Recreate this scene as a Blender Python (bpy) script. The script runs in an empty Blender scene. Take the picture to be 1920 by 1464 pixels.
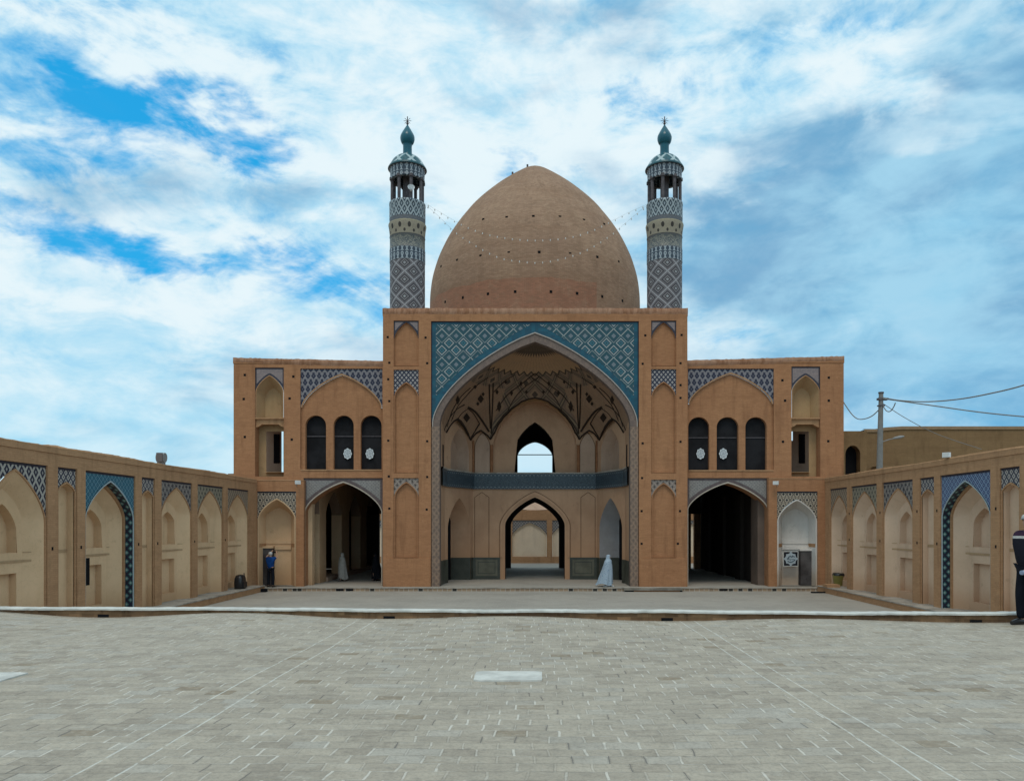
import bpy, bmesh, math, random
from mathutils import Vector, Matrix
random.seed(7)
PI = math.pi
F = 1450.0; CX = 1003.0; HY = 983.0; HC = 1.65          # focal length and principal point of the photograph (px), eye height (m)
S = bpy.context.scene
C = S.collection

# ------------------------------------------------------------------ camera
cam_d = bpy.data.cameras.new('camera'); cam = bpy.data.objects.new('camera', cam_d); C.objects.link(cam)
cam.location = (0, 0, HC); cam.rotation_euler = (PI/2, 0, 0)
cam_d.sensor_width = 36; cam_d.lens = F/1920*36
cam_d.shift_x = (960-CX)/1920; cam_d.shift_y = (HY-732)/1920
cam_d.clip_start = 0.05; cam_d.clip_end = 3000
S.camera = cam
S.view_settings.view_transform = 'Standard'; S.view_settings.look = 'None'
S.view_settings.exposure = 0.0; S.view_settings.gamma = 1

# ------------------------------------------------------------------ node expression helper
class X:
    def __init__(s, nt, v): s.nt = nt; s.v = v
    def _b(s, op, o, rev=False):
        a, b = (o, s) if rev else (s, o)
        return M(s.nt, op, a, b)
    def __add__(s, o): return s._b('ADD', o)
    def __radd__(s, o): return s._b('ADD', o, True)
    def __sub__(s, o): return s._b('SUBTRACT', o)
    def __rsub__(s, o): return s._b('SUBTRACT', o, True)
    def __mul__(s, o): return s._b('MULTIPLY', o)
    def __rmul__(s, o): return s._b('MULTIPLY', o, True)
    def __truediv__(s, o): return s._b('DIVIDE', o)
    def __lt__(s, o): return s._b('LESS_THAN', o)
    def __gt__(s, o): return s._b('GREATER_THAN', o)
    def fr(s): return M(s.nt, 'FRACT', s)
    def fl(s): return M(s.nt, 'FLOOR', s)
    def ab(s): return M(s.nt, 'ABSOLUTE', s)
    def mod(s, o): return M(s.nt, 'FLOORED_MODULO', s, o)
    def pw(s, o): return M(s.nt, 'POWER', s, o)
    def mx(s, o): return M(s.nt, 'MAXIMUM', s, o)
    def mn(s, o): return M(s.nt, 'MINIMUM', s, o)
def setin(nt, inp, v):
    if isinstance(v, X): nt.links.new(v.v, inp)
    else: inp.default_value = v
def M(nt, op, *a):
    n = nt.nodes.new('ShaderNodeMath'); n.operation = op
    for i, x in enumerate(a): setin(nt, n.inputs[i], x)
    return X(nt, n.outputs[0])
def smooth(x, a, b):
    n = x.nt.nodes.new('ShaderNodeMapRange'); n.interpolation_type = 'SMOOTHSTEP'
    setin(x.nt, n.inputs[0], x); n.inputs[1].default_value = a; n.inputs[2].default_value = b
    return X(x.nt, n.outputs[0])
def rgb(nt, c):
    n = nt.nodes.new('ShaderNodeRGB'); n.outputs[0].default_value = (*c, 1); return X(nt, n.outputs[0])
def mix(nt, f, a, b, mode='MIX'):
    n = nt.nodes.new('ShaderNodeMix'); n.data_type = 'RGBA'; n.blend_type = mode
    setin(nt, n.inputs[0], f)
    for k, v in ((6, a), (7, b)):
        if isinstance(v, tuple): n.inputs[k].default_value = (*v, 1)
        else: nt.links.new(v.v, n.inputs[k])
    return X(nt, n.outputs[2])
def comb(nt, a, b, c=0.0):
    n = nt.nodes.new('ShaderNodeCombineXYZ')
    for i, v in enumerate((a, b, c)): setin(nt, n.inputs[i], v)
    return X(nt, n.outputs[0])
def sep(nt, v):
    n = nt.nodes.new('ShaderNodeSeparateXYZ'); nt.links.new(v.v, n.inputs[0])
    return [X(nt, n.outputs[i]) for i in range(3)]
def noise(nt, vec, scale, detail=4, rough=.55, dist=0.0, out=0):
    n = nt.nodes.new('ShaderNodeTexNoise'); nt.links.new(vec.v, n.inputs['Vector'])
    n.inputs['Scale'].default_value = scale; n.inputs['Detail'].default_value = detail
    n.inputs['Roughness'].default_value = rough; n.inputs['Distortion'].default_value = dist
    return X(nt, n.outputs[out])
def white(nt, vec):
    n = nt.nodes.new('ShaderNodeTexWhiteNoise'); n.noise_dimensions = '3D'; nt.links.new(vec.v, n.inputs['Vector'])
    return X(nt, n.outputs['Value'])

# ------------------------------------------------------------------ world: Nishita sky behind procedural cloud deck
SUN_EL = math.radians(62); SUN_AZ = math.radians(-172)     # azimuth from +Y toward +X
W = bpy.data.worlds.new('World'); S.world = W; W.use_nodes = True
nt = W.node_tree; nt.nodes.clear()
out = nt.nodes.new('ShaderNodeOutputWorld'); bg = nt.nodes.new('ShaderNodeBackground')
bg.inputs[1].default_value = 0.1
nt.links.new(bg.outputs[0], out.inputs[0])
sky = nt.nodes.new('ShaderNodeTexSky'); sky.sky_type = 'NISHITA'; sky.sun_disc = False
sky.sun_elevation = SUN_EL; sky.sun_rotation = SUN_AZ; sky.air_density = 1.0; sky.dust_density = 0.6; sky.ozone_density = 2.0
tc = nt.nodes.new('ShaderNodeTexCoord'); dirv = X(nt, tc.outputs['Generated'])
dx, dy, dz = sep(nt, dirv)
az = M(nt, 'ARCTAN2', dx, dy); el = M(nt, 'ARCSINE', dz)
zz = dz.mx(0.0) + 0.16
pl = comb(nt, dx/zz, dy/zz*1.0, 0.0)
def px_dir(x, y):
    a = math.atan((x-CX)/F); return a, math.atan((HY-y)/F*math.cos(a))
n1 = noise(nt, pl, 1.15, 9, .58, .6)
n2 = noise(nt, comb(nt, az*3.2+7.3+el*1.2, el*6.5+1.7, 2.0), 1.9, 9, .60, .55)
n3 = noise(nt, comb(nt, az*3.0+5.0, el*8.0, 1.0), 1.4, 5, .5, .4)
n4 = noise(nt, comb(nt, az*5.0+3.3-el*1.5, el*9.5+8.7, 5.0), 3.0, 8, .62, .35)
wz = noise(nt, comb(nt, az*4.0, el*8.0, 4.0), 1.6, 5, .6, .5)
wv = noise(nt, comb(nt, az*4.0, el*8.0, 9.0), 1.6, 5, .6, .5)
waz = az + (wz-0.5)*0.28; wel = el + (wv-0.5)*0.16
def blob(x, y, rx, ry, amp):
    a, e = px_dir(x, y)
    u = (waz-a)/(rx/F); v = (wel-e)/(ry/F)
    return (smooth(u*u+v*v, 1.6, 0.0))*amp if False else M(nt, 'EXPONENT', (u*u+v*v)*-1.0)*amp
blue = None
for b in ((310,205,190,50,.62),(130,255,190,30,.5),(240,190,70,45,.35),(430,235,60,45,.5),(60,395,90,32,.5),(120,470,170,40,.62),(300,480,160,38,.42),
          (540,480,90,28,.45),(640,515,120,55,.45),(110,35,130,28,.35),(300,45,90,25,.25),(960,285,150,24,.55),(1180,200,130,38,.32),(1150,60,80,30,.2),
          (470,100,90,45,.30),(1370,640,160,60,.35),(1560,40,260,60,.30),(1300,530,60,130,.15),(330,520,150,30,.3),(1230,150,70,60,.2)):
    e_ = blob(*b); blue = e_ if blue is None else blue + e_
grey = None
for b in ((1740,330,520,330,.42),(1900,640,380,200,.45),(1500,120,150,45,-.5),(1790,265,120,45,-.5),(1700,170,90,35,-.4),(1640,520,60,80,-.45),(1850,560,150,26,-.35),(1330,330,120,60,-.3),(1700,450,330,70,.8),(1560,360,330,45,.45),(1480,470,170,60,.4),(1880,340,190,70,.6),(1850,60,160,120,.45),(1500,45,260,45,.35),(1750,660,420,130,.55),
          (1420,250,180,40,.22),(1800,230,300,40,.3),(520,370,120,25,.16),(330,340,260,25,.1),(1780,540,260,40,.35),(180,760,400,70,.14),(1560,580,300,30,.25)):
    e_ = blob(*b); grey = e_ if grey is None else grey + e_
n5 = noise(nt, comb(nt, az*2.4+1.3, el*5.5+.8, 3.0), 1.9, 6, .5, .35)
dens = smooth((n1-0.5)*0.7 + (n2-0.5)*1.25 + (n4-0.5)*0.95 + 0.575 - blue*0.66, -0.12, 0.46)
shade = smooth(grey*1.0 + (n3-0.5)*0.6 - (n5-.5)*2.0 - (n2-.5)*.5, 0.0, 0.9)
lowv = smooth(el, 0.26, 0.02)
K = 10.0
clear = mix(nt, 1.0, X(nt, sky.outputs[0]), (0.30, 1.6, 1.7), 'MULTIPLY')
clear = mix(nt, 0.72, clear, (0.015*K, 0.40*K, 0.86*K))
wh = mix(nt, smooth(n2*.6+n4*.4, .38, .58), (0.46*K, 0.75*K, 0.92*K), (0.80*K, 0.925*K, 0.975*K))
sk = mix(nt, dens, clear, wh)
gcol = mix(nt, smooth(n5*.6+n2*.25+n4*.15, .40, .60), (0.115*K, 0.35*K, 0.59*K), (0.30*K, 0.62*K, 0.83*K))
sk = mix(nt, shade*(0.66+dens*.2), sk, gcol)
lb = mix(nt, smooth(az, -0.2, 0.5), (0.42*K, 0.76*K, 0.93*K), (0.16*K, 0.47*K, 0.76*K))
sk = mix(nt, lowv*0.55, sk, lb)
# the light that comes down is slightly warmer than the saturated blue of the gaps
nt.links.new(sk.v, bg.inputs[0])

sun_d = bpy.data.lights.new('sun', 'SUN'); sun_d.energy = 1.05; sun_d.angle = math.radians(22); sun_d.color = (1.0, .87, .70)
sun = bpy.data.objects.new('sun', sun_d); C.objects.link(sun)
sv = Vector((math.sin(SUN_AZ)*math.cos(SUN_EL), math.cos(SUN_AZ)*math.cos(SUN_EL), math.sin(SUN_EL)))
sun.rotation_euler = sv.to_track_quat('Z', 'Y').to_euler()

# ------------------------------------------------------------------ materials
def newmat(name, build, rough=.9, spec=.3, bump=None):
    m = bpy.data.materials.new(name); m.use_nodes = True
    nt = m.node_tree; b = nt.nodes['Principled BSDF']
    r = build(nt)
    col, h = r if isinstance(r, tuple) else (r, None)
    nt.links.new(col.v, b.inputs['Base Color'])
    b.inputs['Roughness'].default_value = rough; b.inputs['Specular IOR Level'].default_value = spec
    if h is not None:
        bn = nt.nodes.new('ShaderNodeBump'); bn.inputs['Strength'].default_value = bump or .4; bn.inputs['Distance'].default_value = .02
        nt.links.new(h.v, bn.inputs['Height']); nt.links.new(bn.outputs[0], b.inputs['Normal'])
    return m
def obj_uv(nt):
    t = nt.nodes.new('ShaderNodeTexCoord'); o = X(nt, t.outputs['Object']); x, y, z = sep(nt, o); return o, x, y, z
def map_uv(nt):
    t = nt.nodes.new('ShaderNodeTexCoord'); x, y, z = sep(nt, X(nt, t.outputs['UV'])); return x, y
def bricks(nt, u, v, w, h, mort):
    row = (v/h).fl(); uu = u/w + row.mod(2.0)*0.5
    fu = uu.fr(); fv = (v/h).fr()
    m = (((fu-.5).ab() > (.5-mort/w)).mx((fv-.5).ab() > (.5-mort/h)))
    return m, comb(nt, uu.fl(), row, 3.0)
def wall_mat(name, base, dark, w=.22, h=.058, mort=.006, contrast=.16, blot=.5, stain=.35):
    def f(nt):
        o, x, y, z = obj_uv(nt); u = x+y
        m, cid = bricks(nt, u, z, w, h, mort)
        rnd = white(nt, cid)
        big = noise(nt, o, .35, 5, .6); mid = noise(nt, o, 2.3, 6, .65); fine = noise(nt, o, 22, 3, .6)
        st = noise(nt, comb(nt, u*2.2, z*.28, 0.0), 1.3, 5, .6)
        c = mix(nt, smooth(big, .35, .68)*blot, base, dark)
        c = mix(nt, smooth(mid, .42, .75)*.35, c, tuple(min(1, k*1.22) for k in base))
        c = mix(nt, smooth(st, .50, .70)*stain*1.3, c, tuple(k*.55 for k in dark))
        hz = noise(nt, comb(nt, u*.15, z*2.6, 0.0), 1.0, 4, .6); c = mix(nt, smooth(hz, .5, .68)*.22, c, tuple(k*.7 for k in dark))
        sp_ = noise(nt, o, 7, 4, .65); c = mix(nt, smooth(sp_, .55, .72)*.25, c, tuple(k*.6 for k in dark)); c = mix(nt, smooth(sp_, .42, .3)*.22, c, tuple(min(1,k*1.3) for k in base))
        c = mix(nt, rnd*contrast*1.5, c, tuple(k*.55 for k in dark))
        c = mix(nt, m*.42, c, tuple(k*.6 for k in base))
        c = mix(nt, smooth(fine, .45, .7)*.16, c, tuple(k*.5 for k in base))
        return c, mid*.6 + fine*.5 - m*.5
    return newmat(name, f, .95, .15, .35)
brick = wall_mat('orange_brick', (.425,.215,.11), (.35,.165,.085))
brick_tan = wall_mat('tan_brick', (.47,.275,.15), (.39,.215,.115))  # lighter tan brick of the courtyard walls and trims
brick_dark = wall_mat('brown_mud_brick', (.26,.165,.085), (.20,.12,.06), contrast=.1)
domebrick_base = (.40,.27,.18)
def dome_f(nt):
    o, x, y, z = obj_uv(nt)
    a = M(nt, 'ARCTAN2', x, y*-1.0); u = a*6.7
    m, cid = bricks(nt, u, z, .24, .075, .008)
    rnd = white(nt, cid); big = noise(nt, o, .28, 6, .6); mid = noise(nt, o, 1.6, 6, .65); fine = noise(nt, o, 18, 3, .6)
    st = noise(nt, comb(nt, u*1.2, z*.5, 0.0), 1.1, 5, .6)
    hor = noise(nt, comb(nt, u*.12, z*1.7, 1.0), 1.0, 4, .6)
    c = mix(nt, smooth(big, .35, .66)*.7, (.40,.265,.18), (.31,.20,.14))
    c = mix(nt, smooth(hor, .46, .62)*.45, c, (.28,.17,.11))
    c = mix(nt, smooth(st, .46, .68)*.4, c, (.21,.13,.085))
    # repaired, redder courses low on the front
    edge = noise(nt, comb(nt, u*.6, 0.0, 0.0), 1.0, 3, .5)
    zc = z + edge*.5
    patch = (zc < (3.7+.25))*(u < 3.7)
    c = mix(nt, patch*.75, c, (.36,.165,.105))
    ch = noise(nt, o, 3.2, 3, .5)
    c = mix(nt, smooth(ch, .64, .70)*smooth(z, 4.6, 6.5)*.5, c, (.17,.11,.08))
    c = mix(nt, smooth(mid, .48, .66)*.3, c, (.40,.28,.19)); c = mix(nt, rnd*.4, c, (.17,.105,.07)); c = mix(nt, m*.35, c, (.18,.11,.075))
    c = mix(nt, smooth(fine, .45, .7)*.2, c, (.2,.13,.09))
    return c, mid*.6+fine*.5-m*.5
dome_m = newmat('dome_brick', dome_f, .95, .15, .35)
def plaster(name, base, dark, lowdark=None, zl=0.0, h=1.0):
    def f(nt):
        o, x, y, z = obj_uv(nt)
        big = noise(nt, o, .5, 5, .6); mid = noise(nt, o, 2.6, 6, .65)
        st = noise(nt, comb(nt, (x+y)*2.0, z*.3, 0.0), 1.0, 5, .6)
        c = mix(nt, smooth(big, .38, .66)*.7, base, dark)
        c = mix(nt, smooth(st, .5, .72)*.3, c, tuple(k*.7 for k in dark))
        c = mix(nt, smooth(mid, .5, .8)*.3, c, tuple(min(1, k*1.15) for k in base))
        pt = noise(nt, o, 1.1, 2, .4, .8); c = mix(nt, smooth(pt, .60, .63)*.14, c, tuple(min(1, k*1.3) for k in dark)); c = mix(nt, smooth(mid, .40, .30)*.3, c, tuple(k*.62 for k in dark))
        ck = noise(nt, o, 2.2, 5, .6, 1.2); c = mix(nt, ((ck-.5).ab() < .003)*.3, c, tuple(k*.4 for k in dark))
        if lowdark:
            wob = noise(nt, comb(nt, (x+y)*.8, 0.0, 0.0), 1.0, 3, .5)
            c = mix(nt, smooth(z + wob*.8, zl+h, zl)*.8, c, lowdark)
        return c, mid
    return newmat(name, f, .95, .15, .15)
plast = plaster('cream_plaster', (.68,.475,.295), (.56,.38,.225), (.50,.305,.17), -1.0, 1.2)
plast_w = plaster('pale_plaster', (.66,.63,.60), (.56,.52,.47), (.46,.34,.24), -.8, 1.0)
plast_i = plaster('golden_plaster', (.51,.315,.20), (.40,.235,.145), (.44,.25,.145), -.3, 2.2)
plast_g = plaster('grey_plaster', (.48,.335,.25), (.40,.27,.195))
plast_g2 = plaster('blue_grey_plaster', (.34,.33,.34), (.24,.22,.21))
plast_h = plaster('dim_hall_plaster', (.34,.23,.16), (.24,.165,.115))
plast_n = plaster('niche_brown_plaster', (.42,.28,.15), (.35,.22,.12))
plast_d = plaster('shade_dark_plaster', (.17,.125,.10), (.11,.085,.07))  # interior shade put into a darker plaster colour
plast_dd = plaster('shade_black_plaster', (.045,.037,.033), (.03,.025,.022))  # near-black plaster: deep shade of halls and openings painted in
def flat(name, c, rough=.8, spec=.3, var=.15, sc=6.0):
    def f(nt):
        o, x, y, z = obj_uv(nt); n = noise(nt, o, sc, 4, .6)
        return mix(nt, smooth(n, .35, .7), c, tuple(k*(1-var) for k in c))
    return newmat(name, f, rough, spec)
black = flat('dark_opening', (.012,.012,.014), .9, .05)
winmat = flat('dark_window_cloth', (.022,.022,.025), .85, .1, .5, 1.2)
whitem = flat('white_paint', (.72,.76,.78), .5)
greym = flat('galvanised_grey', (.28,.28,.28), .6)
wood_g = flat('grey_wood', (.12,.11,.12), .8, .2, .4)

# --- glazed tile patterns, all on UVs in metres
def lattice(nt, u, v, pu, pv):
    a = u/pu + v/pv; b = u/pu - v/pv
    d = (a.fr()-.5).ab().mx((b.fr()-.5).ab())
    return a, b, d
def wear(nt, c, amt=.25):
    o, x, y, z = obj_uv(nt); n = noise(nt, o, 2.0, 6, .7); n2 = noise(nt, o, 14, 2, .6)
    c = mix(nt, smooth(n, .5, .75)*amt, c, (.20,.17,.15))
    return mix(nt, smooth(n2, .4, .7)*.18, c, (.04,.05,.06))
def t_teal(nt):
    u, v = map_uv(nt); a, b, d = lattice(nt, u, v, .72, .72)
    k = ((a.fl()-b.fl()).mod(4.0) < 1.5)
    c = mix(nt, white(nt, comb(nt, (u*9.0).fl(), (v*9.0).fl(), 1.0))*.5, (.012,.07,.09), (.012,.045,.075))
    ring = (d > .28)*(d < .365)
    g = mix(nt, ring*k, c, (.33,.35,.35))
    cen = (d < .17)
    g = mix(nt, cen*(1.0-k)*.9, g, (.17,.20,.23))
    g = mix(nt, cen*k*(d > .09)*.5, g, (.05,.22,.30))
    line = (d > .462)*(1.0-k)
    g = mix(nt, line, g, (.33,.35,.34))
    return wear(nt, g, .12)
def t_tealborder(nt):
    u, v = map_uv(nt)
    r = white(nt, comb(nt, (u*6.0).fl(), (v*6.0).fl(), 2.0))
    c = mix(nt, r, (.001,.055,.095), (.002,.09,.14))
    return wear(nt, c, .1)
def t_minaret(nt):
    u, v = map_uv(nt); a, b, d = lattice(nt, u, v, .94, .86)
    c = rgb(nt, (.135,.125,.135))
    c = mix(nt, (d < .33), c, (.035,.033,.042)); c = mix(nt, (d < .25), c, (.22,.21,.22))
    c = mix(nt, (d < .175), c, (.05,.045,.05)); c = mix(nt, (d < .09), c, (.32,.33,.35))
    c = mix(nt, (d > .455), c, (.34,.34,.36))
    s = ((u*9.0).fr() < .5)*.10
    return wear(nt, mix(nt, s, c, (.05,.04,.05)), .15)
def keyhole(bgc, fg, pu=.235, pv=.40, rows=2.0):
    def f(nt):
        u, v = map_uv(nt)
        fu = ((u/pu).fr()-.5).ab()*2.0; fv = (v/pv).fr()
        stem = (fu < .30)*(fv < .55)
        head = M(nt, 'SQRT', fu*fu + (fv-.62)*(fv-.62)*5.0) < .62
        foot = (fu < (.85-fv*3.4))
        s = stem.mx(head).mx(foot)
        hole = M(nt, 'SQRT', fu*fu + (fv-.62)*(fv-.62)*5.0) < .26
        c = mix(nt, s, bgc, fg); c = mix(nt, hole, c, (.07,.10,.13))
        return wear(nt, c, .12)
    return f
def t_hex(nt):
    u, v = map_uv(nt); a, b, d = lattice(nt, u, v, .30, .56)
    z = (((v/.28).fr()-.5).ab()*.6 + ((u/.30).fr()-.5).ab())
    c = mix(nt, (d > .36), (.022,.04,.06), (.34,.40,.43)); c = mix(nt, (d < .16), c, (.30,.36,.40))
    return wear(nt, c, .12)
def t_script(nt):
    u, v = map_uv(nt)
    o = comb(nt, u*1.0, v*1.3, 0.0)
    n = noise(nt, o, 4.2, 2, .4, 1.6); n2 = noise(nt, comb(nt, u+9.0, v*1.2, 4.0), 6.0, 2, .5, 2.2)
    line = ((n-.5).ab() < .040).mx((n2-.5).ab() < .034)
    edge = ((v-.33).ab() > .27)
    c = mix(nt, line*(1.0-edge), (.06,.075,.085), (.24,.235,.20))
    c = mix(nt, edge, c, (.12,.125,.13))
    return wear(nt, c, .2)
def t_cream(nt):
    u, v = map_uv(nt)
    fu = ((u/.47).fr()-.5)
    h = M(nt, 'SQRT', fu*fu*1.0 + (v-.42)*(v-.42)*1.6) < .17
    h2 = M(nt, 'SQRT', ((u/.47+.5).fr()-.5).pw(2.0) + (v-.15)*(v-.15)*2.0) < .12
    c = mix(nt, h.mx(h2), (.30,.265,.20), (.035,.03,.025))
    c = mix(nt, (v > .62), c, (.28,.25,.17))
    return wear(nt, c, .3)
def t_greybrick(nt):
    u, v = map_uv(nt); s = ((u*10.0).fl()+(v*14.0).fl()).mod(2.0)
    return wear(nt, mix(nt, s*.5, (.13,.135,.15), (.065,.09,.115)), .2)
def t_navy_vase(nt):
    u, v = map_uv(nt)
    row = (v/.34).fl(); uu = u/.285 + row.mod(2.0)*.5
    t = (uu.fr()-.5).ab(); fv = (v/.34).fr()
    z = (fv + t*1.1).fr()
    navy = (z < .42)
    vs = (t < .20)*(fv > .12)*(fv < .46)
    c = mix(nt, navy, (.20,.185,.20), (.012,.014,.04)); c = mix(nt, vs, c, (.015,.016,.04))
    c = mix(nt, (t < .06)*(fv > .6), c, (.27,.25,.26))
    return wear(nt, c, .15)
def t_diamond(pu, pv, bgc, fg, cen, th=.34, tc=.12):
    def f(nt):
        u, v = map_uv(nt); a, b, d = lattice(nt, u, v, pu, pv)
        c = mix(nt, (d < th), bgc, fg); c = mix(nt, (d < tc), c, cen)
        return wear(nt, c, .15)
    return f
def t_star(nt):
    u, v = map_uv(nt)
    row = (v/.29).fl(); fu = (u/.34 + row.mod(2.0)*.5).fr()-.5; fv = ((v/.29).fr()-.5)*.85
    r = M(nt, 'SQRT', fu*fu+fv*fv)
    c = mix(nt, (r < .30), (.15,.125,.10), (.50,.43,.34)); c = mix(nt, (r < .19), c, (.03,.028,.03))
    c = mix(nt, (r > .50), c, (.42,.36,.28))
    return wear(nt, c, .15)
def t_scroll(ground, fg, sc=5.0):
    def f(nt):
        u, v = map_uv(nt)
        n = noise(nt, comb(nt, u, v, 0.0), sc, 2, .5, 2.5)
        a, b, d = lattice(nt, u, v, .30, .36)
        c = mix(nt, ((n-.5).ab() < .05), ground, fg); c = mix(nt, (d < .2), c, tuple(k*.4 for k in ground))
        c = mix(nt, (d > .43), c, fg)
        return wear(nt, c, .15)
    return f
def t_lilac(nt):
    u, v = map_uv(nt)
    m, cid = bricks(nt, u, v, .16, .055, .008); r = white(nt, cid)
    c = mix(nt, r, (.29,.23,.22), (.22,.185,.19)); c = mix(nt, m*.5, c, (.13,.10,.11))
    return wear(nt, c, .1)
def t_mosaicstrip(nt):
    u, v = map_uv(nt)
    n = white(nt, comb(nt, (u*11.0).fl(), (v*11.0).fl(), 1.0)); a, b, d = lattice(nt, u, v, .26, .34)
    c = mix(nt, n, (.27,.18,.125), (.18,.125,.095)); c = mix(nt, (d < .24)*.6, c, (.12,.09,.075)); c = mix(nt, (d > .44)*.35, c, (.31,.22,.165))
    return wear(nt, c, .1)
def t_greyarc(nt):
    u, v = map_uv(nt); n = white(nt, comb(nt, (u*9.0).fl(), (v*12.0).fl(), 1.0))
    return wear(nt, mix(nt, n, (.20,.145,.12), (.15,.11,.095)), .1)
def t_balcony(nt):
    u, v = map_uv(nt)
    e = ((v-.44).ab() > .30); a, b, d = lattice(nt, u, v, .22, .22)
    n = noise(nt, comb(nt, u, v, 0.0), 9.0, 2, .5, 2.5)
    c = mix(nt, ((n-.5).ab() < .05), (.02,.035,.05), (.07,.10,.12))
    c2 = mix(nt, (d < .26), (.04,.06,.08), (.17,.20,.21))
    return wear(nt, mix(nt, e, c, c2), .15)
def t_domecap(nt):
    u, v = map_uv(nt); a, b, d = lattice(nt, u, v, .8, .9)
    r = white(nt, comb(nt, (u*7.0).fl(), (v*8.0).fl(), 1.0))
    c = mix(nt, r, (.003,.06,.085), (.006,.10,.125)); c = mix(nt, (d > .38)*(v > .25), c, (.36,.46,.48)); c = mix(nt, (v < .18), c, (.008,.07,.09))
    return c
def t_turq(nt):
    o, x, y, z = obj_uv(nt); n = noise(nt, o, 3.0, 4, .6)
    return mix(nt, n, (.002,.065,.105), (.004,.12,.165))
def t_vault(nt):
    u, v = map_uv(nt)             # u: 0..18 round the half dome, v: radius fraction
    w = (v-.5)/.125
    a = u*.5 + w*.5; b = u*.5 - w*.5
    d = (a.fr()-.5).ab().mx((b.fr()-.5).ab())
    idr = white(nt, comb(nt, a.fl(), b.fl(), 0.0))
    g = mix(nt, (d < .40), (.11,.078,.056), (.23,.15,.105)); g = mix(nt, (d < .27), g, (.30,.195,.125))
    g = mix(nt, (d < .15)*(idr > .55), g, (.08,.055,.04))
    g = mix(nt, (d > .47), g, (.26,.185,.12))
    fld_ = ((u-9.0).ab() > 2.95)*(v > .70); g = mix(nt, fld_*.75, g, (.35,.21,.13))
    tri = (u.fr()-.5).ab()*2.0
    gold = (v < (.475 + tri*.05)); g = mix(nt, (v < (.50+tri*.05)), g, (.07,.048,.03)); g = mix(nt, gold, g, (.42,.255,.145))
    tri2 = ((u*1.5).fr()-.5).ab()*2.0
    g = mix(nt, gold*(((u*2.0).fr()-.5).ab() < .10)*.25, g, (.16,.11,.06))
    g = mix(nt, (v < (.23+tri2*.06)), g, (.10,.068,.048)); g = mix(nt, (v < .20)*(((u*1.5).fr()-.5).ab() < .14), g, (.17,.12,.08))
    return wear(nt, g, .2)
TM = {}
for nm, fn, ro in (('teal_lattice_tile', t_teal, .35), ('teal_border_tile', t_tealborder, .35), ('minaret_lattice_tile', t_minaret, .6),
        ('keyhole_tile', keyhole((.035,.055,.08), (.34,.39,.43)), .5), ('hexagon_tile', t_hex, .5), ('inscription_tile', t_script, .5),
        ('cream_muqarnas', t_cream, .7), ('greyblue_brick_tile', t_greybrick, .6), ('navy_vase_tile', t_navy_vase, .45),
        ('white_navy_check_tile', t_diamond(.22,.26,(.016,.02,.045),(.34,.31,.30),(.30,.22,.18),.30,.0), .5),
        ('star_tile', t_star, .6), ('brown_scroll_tile', t_scroll((.16,.13,.115),(.33,.27,.23)), .6),
        ('blue_lattice_tile', t_diamond(.21,.21,(.13,.28,.34),(.006,.085,.15),(.05,.20,.27),.40,.15), .35),
        ('cobalt_lattice_tile', t_diamond(.24,.24,(.22,.31,.42),(.014,.045,.16),(.26,.33,.40),.37,.14), .35),
        ('green_diamond_tile', t_diamond(.27,.30,(.010,.016,.04),(.05,.17,.18),(.30,.40,.38),.30,.14), .4),
        ('bold_navy_white_tile', t_diamond(.30,.44,(.40,.38,.34),(.018,.022,.045),(.30,.29,.27),.36,.13), .45),
        ('honeycomb_tile', t_diamond(.24,.28,(.045,.05,.075),(.45,.42,.38),(.05,.05,.07),.34,.14), .5),
        ('dark_scroll_tile', t_scroll((.055,.055,.075),(.30,.27,.24),6.0), .5), ('greygreen_scroll_tile', t_scroll((.13,.125,.10),(.32,.28,.21),7.0), .6),
        ('brown_cross_tile', t_diamond(.24,.28,(.36,.28,.20),(.12,.09,.07),(.36,.29,.21),.36,.13), .6),
        ('lilac_brick_tile', t_lilac, .7), ('mosaic_strip', t_mosaicstrip, .7), ('arch_band_brick', t_greyarc, .8),
        ('balcony_tile', t_balcony, .4), ('cap_tile', t_domecap, .35), ('turquoise_glaze', t_turq, .28), ('painted_vault', t_vault, .85)):
    TM[nm] = newmat(nm, fn, ro, .4)
dark_tile = flat('dark_border_tile', (.035,.035,.055), .5, .4, .4, 9)
rib_m = flat('dark_painted_rib', (.045,.03,.022), .9, .1, .3)
stone = flat('white_stone', (.62,.62,.58), .7, .3, .3, 3)
stone_d = flat('worn_kerb_stone', (.40,.36,.31), .85, .2, .4, 2.5)
marble = flat('dark_green_marble', (.06,.065,.052), .45, .4, .35, 1.6)
marble_l = flat('green_marble_panel', (.13,.125,.09), .5, .4, .35, 1.6)
glow_white = flat('white_bulb_glass', (.60,.60,.58), .35, .5, .05)

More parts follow.
